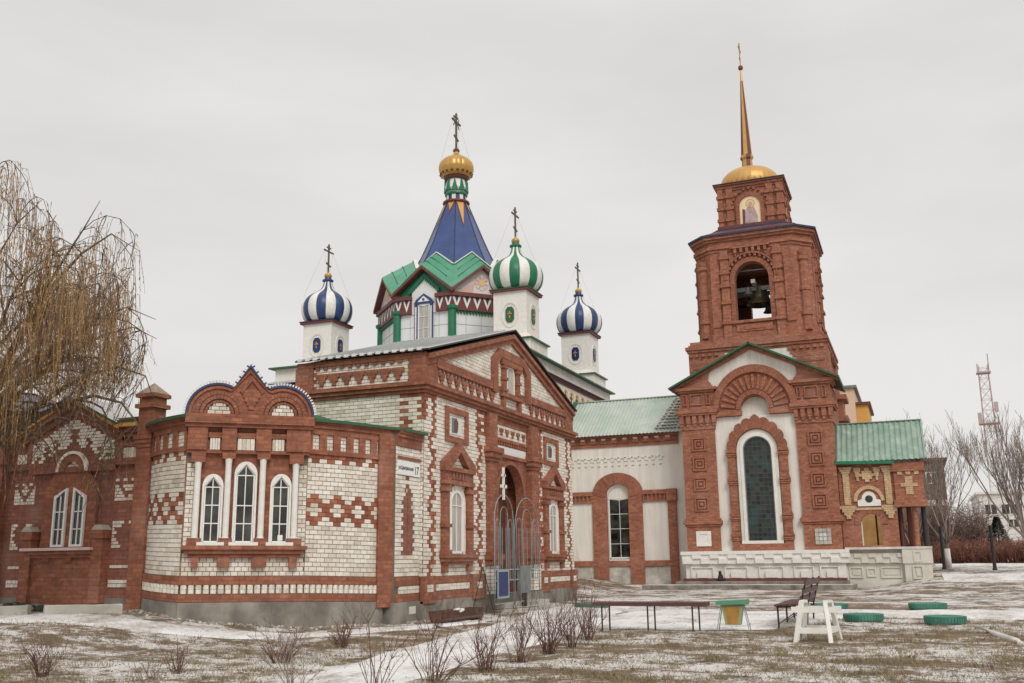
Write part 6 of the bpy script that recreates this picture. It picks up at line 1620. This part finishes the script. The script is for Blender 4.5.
def thicket(name, x0, x1, y0, y1, h, n, m, label, cat, r=.012, dens=3, zoff=0):
    q = MB()
    for k in range(n):
        x, y = RND.uniform(x0, x1), RND.uniform(y0, y1); z = gz(x, y)-.05; hh = h*RND.uniform(.55, 1.05); tip = Vector((x+RND.gauss(0, .5)*hh*.6, y+RND.gauss(0, .4)*hh*.4, z+hh*RND.uniform(.7, 1.15))); b = Vector((x, y, z)); md = b.lerp(tip, .5)+Vector((RND.gauss(0, .08)*hh, 0, 0)); q.tube([b, md, tip], [r*1.5, r, r*.6], m, 3)
        for j in range(dens):
            s = b.lerp(tip, RND.uniform(.25, .95)); e = s+Vector((RND.gauss(0, .22)*hh, RND.gauss(0, .2)*hh, abs(RND.gauss(.12, .1))*hh)); q.tube([s, e], [r*.8, r*.5], m, 3)
    return tag(q.build(name), label, cat)
thicket('shrub_thicket', -.4, 4.2, 73, 77, 4.0, 520, 'twig', 'dense tangle of bare brown bushes behind the white balustrade', 'bushes', .018, 6)
thicket('red_hedge', 1.0, 9.5, 65, 67.5, 1.5, 900, 'red_shoots', 'rusty red hedge of bare shoots along the far road', 'hedge', .016, 4)
q = MB(); x, y, z = 5.1, 72, gz(5.1, 72)
q.tube([(x, y, z), (x, y, z+2.8)], [.08, .02], 'bark', 5)
for k in range(4500):
    w_ = RND.random(); rr_ = .95*(1-w_)+.08; a = RND.uniform(0, 6.28); p = Vector((x+rr_*RND.random()**.5*math.cos(a), y+rr_*RND.random()**.5*math.sin(a), z+.4+2.5*w_)); e = Vector((math.cos(a)*.13, math.sin(a)*.13, RND.uniform(-.07, .03))); s = Vector((-math.sin(a)*.016, math.cos(a)*.016, .016)); q.face([tuple(p-s), tuple(p+e), tuple(p+s)], 'evergreen')
tag(q.build('spruce_tree'), 'small dark evergreen tree standing above the red hedge', 'tree')
# willow with hanging golden twigs
RND.seed(17)
wx, wy = -19.6, 15.2; wz = gz(wx, wy)
wl_ = thing('willow_tree', 'large weeping willow with hanging golden brown twigs at the left edge', 'tree', (wx, wy, wz))
q = MB(); q.tube([(wx, wy, wz-.2), (wx+.1, wy, wz+1.4), (wx+.2, wy-.05, wz+3.0)], [.34, .28, .25], 'willow_bark', 12); q.build('trunk', wl_)
lm = MB(); tips = []
def limb(p, d, L, r, dep):
    pts = [p]; dv = d.normalized(); rs_ = [r]; n = 9; jit = RND.uniform(-1.2, 2.2); jx = RND.uniform(-.5, .7)
    for k in range(n):
        over = max(0, pts[-1].x+.9*(pts[-1].y-15)+15.6-jx+.5); hi = max(0, pts[-1].z-(9.0+jit-.4*max(0, pts[-1].x+18.5)))
        dv = (dv+Vector((RND.gauss(0, .1)-.25*over, RND.gauss(0, .1), RND.gauss(0, .05)-(.02 if dep == 2 else .05)*k-.3*over-.35*hi))).normalized(); pts.append(pts[-1]+dv*L/n); rs_.append(max(.006, r*(1-(k+1)/n)**.8))
    lm.tube(pts, rs_, 'willow_bark', 6 if r > .05 else (4 if r > .02 else 3))
    for k in range(3 if dep == 2 else 1, len(pts)): tips.append((pts[k], dv, dep))
    if dep > 0:
        for k in range(RND.randint(5, 7)):
            i = min(n-1, RND.randint(2, n)); a = RND.uniform(0, 6.28); limb(pts[i], dv*.7+Vector((math.cos(a)*.7, math.sin(a)*.7, RND.uniform(.1, .8))), L*RND.uniform(.3, .5), max(.012, rs_[i]*.6), dep-1)
top = Vector((wx+.2, wy-.05, wz+2.9))
for a, e, L in ((0, 1.05, 5.4), (.5, 1.2, 5.6), (-.5, 1.3, 5.6), (.1, 2.0, 6.2), (-.2, 1.0, 4.9), (.9, 1.8, 6.0), (-1.0, 1.9, 5.8), (2.2, 1.3, 5.0), (3.3, 1.2, 5.0), (4.3, 1.3, 5.0), (.2, 5, 6.2), (3, 3, 6.0), (.25, 1.1, 5.4), (.4, 3.6, 7.4), (-.3, 2.6, 7.0), (-.35, 1.5, 5.8), (.6, 2.6, 6.4), (-.6, 3.2, 6.6)): limb(top, Vector((math.cos(a), math.sin(a), e)), L, .095, 2)
lm.build('limbs', wl_)
st = MB(); k1, k2 = st.mi('willow_twig'), st.mi('twig')
for p, d, dep in tips:
    if p.z < 1.7+.215*p.y and RND.random() < .9: continue
    if RND.random() < .24: continue
    edge = ss(-14.6, -16.6, p.x+.9*(p.y-15))
    for k in range(1+(1 if RND.random() < .3*edge else 0)):
        L = RND.uniform(.5, 1.9); low = 1.75+.205*p.y+RND.uniform(0, 1.6) if (p.x > -1.1*p.y or RND.random() < .72) else RND.uniform(2.4, 5)
        L = min(L, max(.3, p.z-low)); a = RND.uniform(0, 6.28); out = RND.uniform(.1, .35); o0 = p+Vector((RND.gauss(0, .06), RND.gauss(0, .06), RND.gauss(0, .05))); pts = []
        sw = RND.gauss(0, .05)
        for j in range(6):
            w_ = j/5; pts.append(o0+Vector((math.cos(a)*out*(w_**.5), math.sin(a)*out*(w_**.5), .11*math.sin(min(1, w_*3)*math.pi)-L*w_**1.25))+Vector((sw*w_, sw*.6*w_, 0)))
        mm = RND.random() < .68
        st.tube(pts, [.0055, .005, .0045, .004, .0035, .003], 'willow_twig' if mm else 'twig', 3)
        mi = k1 if mm else k2
        for j in range(int(L*9)):
            w_ = RND.random()*4.99; i = int(w_); c = pts[i].lerp(pts[i+1], w_-i); aa = RND.uniform(0, 6.28); e = Vector((math.cos(aa)*.035, math.sin(aa)*.035, -.075)); s = Vector((-math.sin(aa)*.009, math.cos(aa)*.009, 0)); b = len(st.v)
            st.v.extend([tuple(c-s), tuple(c+e), tuple(c+s)]); st.f.append((b, b+1, b+2)); st.m.append(mi); st.sm.append(False); st.uv.extend([(0, 0)]*3)
st.build('hanging_twigs', wl_)
# ------------------------------------------------------------------ street posts and background
for x, y, lab in ((1.25, 54.5, 'black street post standing in front of the whitewashed tree'), (3.45, 53.2, 'black street post standing in front of the red hedge at the right')):
    q = MB(); z = gz(x, y); q.lathe(x, y, [(.12, z-.1), (.11, z+.08), (.085, z+.1), (.08, z+2.0), (.09, z+2.02), (.09, z+2.1), (.02, z+2.14)], 12, 'black_iron'); tag(q.build('street_post'), lab, 'post', 'black posts along the road')
q = MB(); z = gz(6, 69)
for k in range(42):
    x = 3+k*.26; q.bar((x, 69, z), (x, 69, z+1.15), .1, .03, 'mast_red')
q.bar((3, 69, z+.3), (14, 69, z+.3), .05, .08, 'mast_red'); q.bar((3, 69, z+.95), (14, 69, z+.95), .05, .08, 'mast_red'); tag(q.build('picket_fence'), 'low dull red picket fence behind the hedge', 'fence')
def block(name, f, w, dp, z0, z1, m, label, wins=(), bands=(), roof='brown_trim'):
    t_ = thing(name, label, 'building', f(0, 0, z0)); q = MB(); q.box(f, 0, w, -dp, 0, z0, z1, m, True); q.build('wall', t_)
    q = MB(); q.box(f, -.25, w+.25, -dp-.2, .25, z1, z1+.22, roof, True); q.build('roof', t_)
    for a, b_, m2, n in bands: q = MB(); q.box(f, -.02, w+.02, -dp, n, a, b_, m2); q.build('wall_band', t_)
    for c, z, ww, hh in wins:
        q = MB(); q.ring(f, [(c-ww/2, z), (c-ww/2, z+hh), (c+ww/2, z+hh), (c+ww/2, z), (c-ww/2, z)], [(c-ww/2+.08, z+.08), (c-ww/2+.08, z+hh-.08), (c+ww/2-.08, z+hh-.08), (c+ww/2-.08, z+.08), (c-ww/2+.08, z+.08)], 0, .06, 'far_white'); q.box(f, c-.04, c+.04, .02, .05, z+.08, z+hh-.08, 'far_white'); o_ = q.build('window', t_)
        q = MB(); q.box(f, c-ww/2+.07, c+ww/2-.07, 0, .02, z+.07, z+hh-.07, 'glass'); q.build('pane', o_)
    return t_
block('apartment_block', frame(-7.5, 90, 1, 0), 3.75, 12, 0, 15.9, 'peach', 'peach coloured apartment block rising behind the bell tower', [(1.2, 12, 1.2, 1.5), (1.2, 8.5, 1.2, 1.5)], roof='steel_grey')
block('apartment_block', frame(-3.74, 91, 1, 0), 1.0, 8, 0, 14.5, 'ochre', 'narrow ochre yellow house wing beside the peach block', [(.5, 11.2, .6, 1.2)], roof='brown_trim')
block('ochre_house', frame(-4.2, 78, 1, 0), 4.5, 8, 0, 5.2, 'warm_wall', 'ochre house glimpsed through the arched doorway of the small porch')
block('wooden_house', frame(.6, 80, 1, 0), 1.95, 7, 0, 8.3, 'brown_wood', 'brown boarded upper storey building behind the whitewashed tree', [(1.0, 6.6, .8, .9)], [(5.0, 5.4, 'far_white', .03)], roof='brown_trim')
block('office_building', frame(6.4, 110, 1, 0), 26, 14, 0, 7.3, 'far_white', 'white two storey building with blue grey windows and a red band at the right edge', [(1.0, 5.2, 1.2, 1.1), (2.7, 5.2, 1.6, 1.1), (5.2, 5.2, 1.6, 1.1), (7.4, 5.2, 1.6, 1.1), (2.9, 3.9, 1.1, .9), (4.6, 3.9, 1.1, .9)], [(2.1, 2.7, 'mast_red', .05)], roof='far_white')
# lattice mast
mt = thing('radio_mast', 'red and white lattice radio mast in the distance', 'mast', (11.2, 150, 0))
q = MB(); hw0, hw1 = 1.0, .6; H0, H1 = 0, 27
cor = [(-1, -1), (1, -1), (1, 1), (-1, 1)]
def mp_(k, z): h_ = hw0+(hw1-hw0)*z/27; return (11.2+cor[k % 4][0]*h_, 150+cor[k % 4][1]*h_, z)
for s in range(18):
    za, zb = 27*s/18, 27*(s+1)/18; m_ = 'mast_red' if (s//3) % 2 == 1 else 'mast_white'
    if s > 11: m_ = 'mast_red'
    for k in range(4):
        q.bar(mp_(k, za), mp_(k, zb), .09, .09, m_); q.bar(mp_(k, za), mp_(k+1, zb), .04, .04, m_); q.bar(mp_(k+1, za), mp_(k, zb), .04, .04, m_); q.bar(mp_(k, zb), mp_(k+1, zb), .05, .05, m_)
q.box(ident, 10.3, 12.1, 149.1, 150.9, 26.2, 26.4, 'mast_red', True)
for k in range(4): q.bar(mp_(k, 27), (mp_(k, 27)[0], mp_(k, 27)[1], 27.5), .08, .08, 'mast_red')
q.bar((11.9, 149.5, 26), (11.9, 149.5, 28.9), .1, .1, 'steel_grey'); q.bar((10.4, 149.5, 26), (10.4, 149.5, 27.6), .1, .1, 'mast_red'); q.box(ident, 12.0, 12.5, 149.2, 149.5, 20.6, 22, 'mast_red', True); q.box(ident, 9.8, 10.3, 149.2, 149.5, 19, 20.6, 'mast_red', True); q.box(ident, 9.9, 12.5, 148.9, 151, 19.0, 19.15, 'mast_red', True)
q.build('lattice', mt)
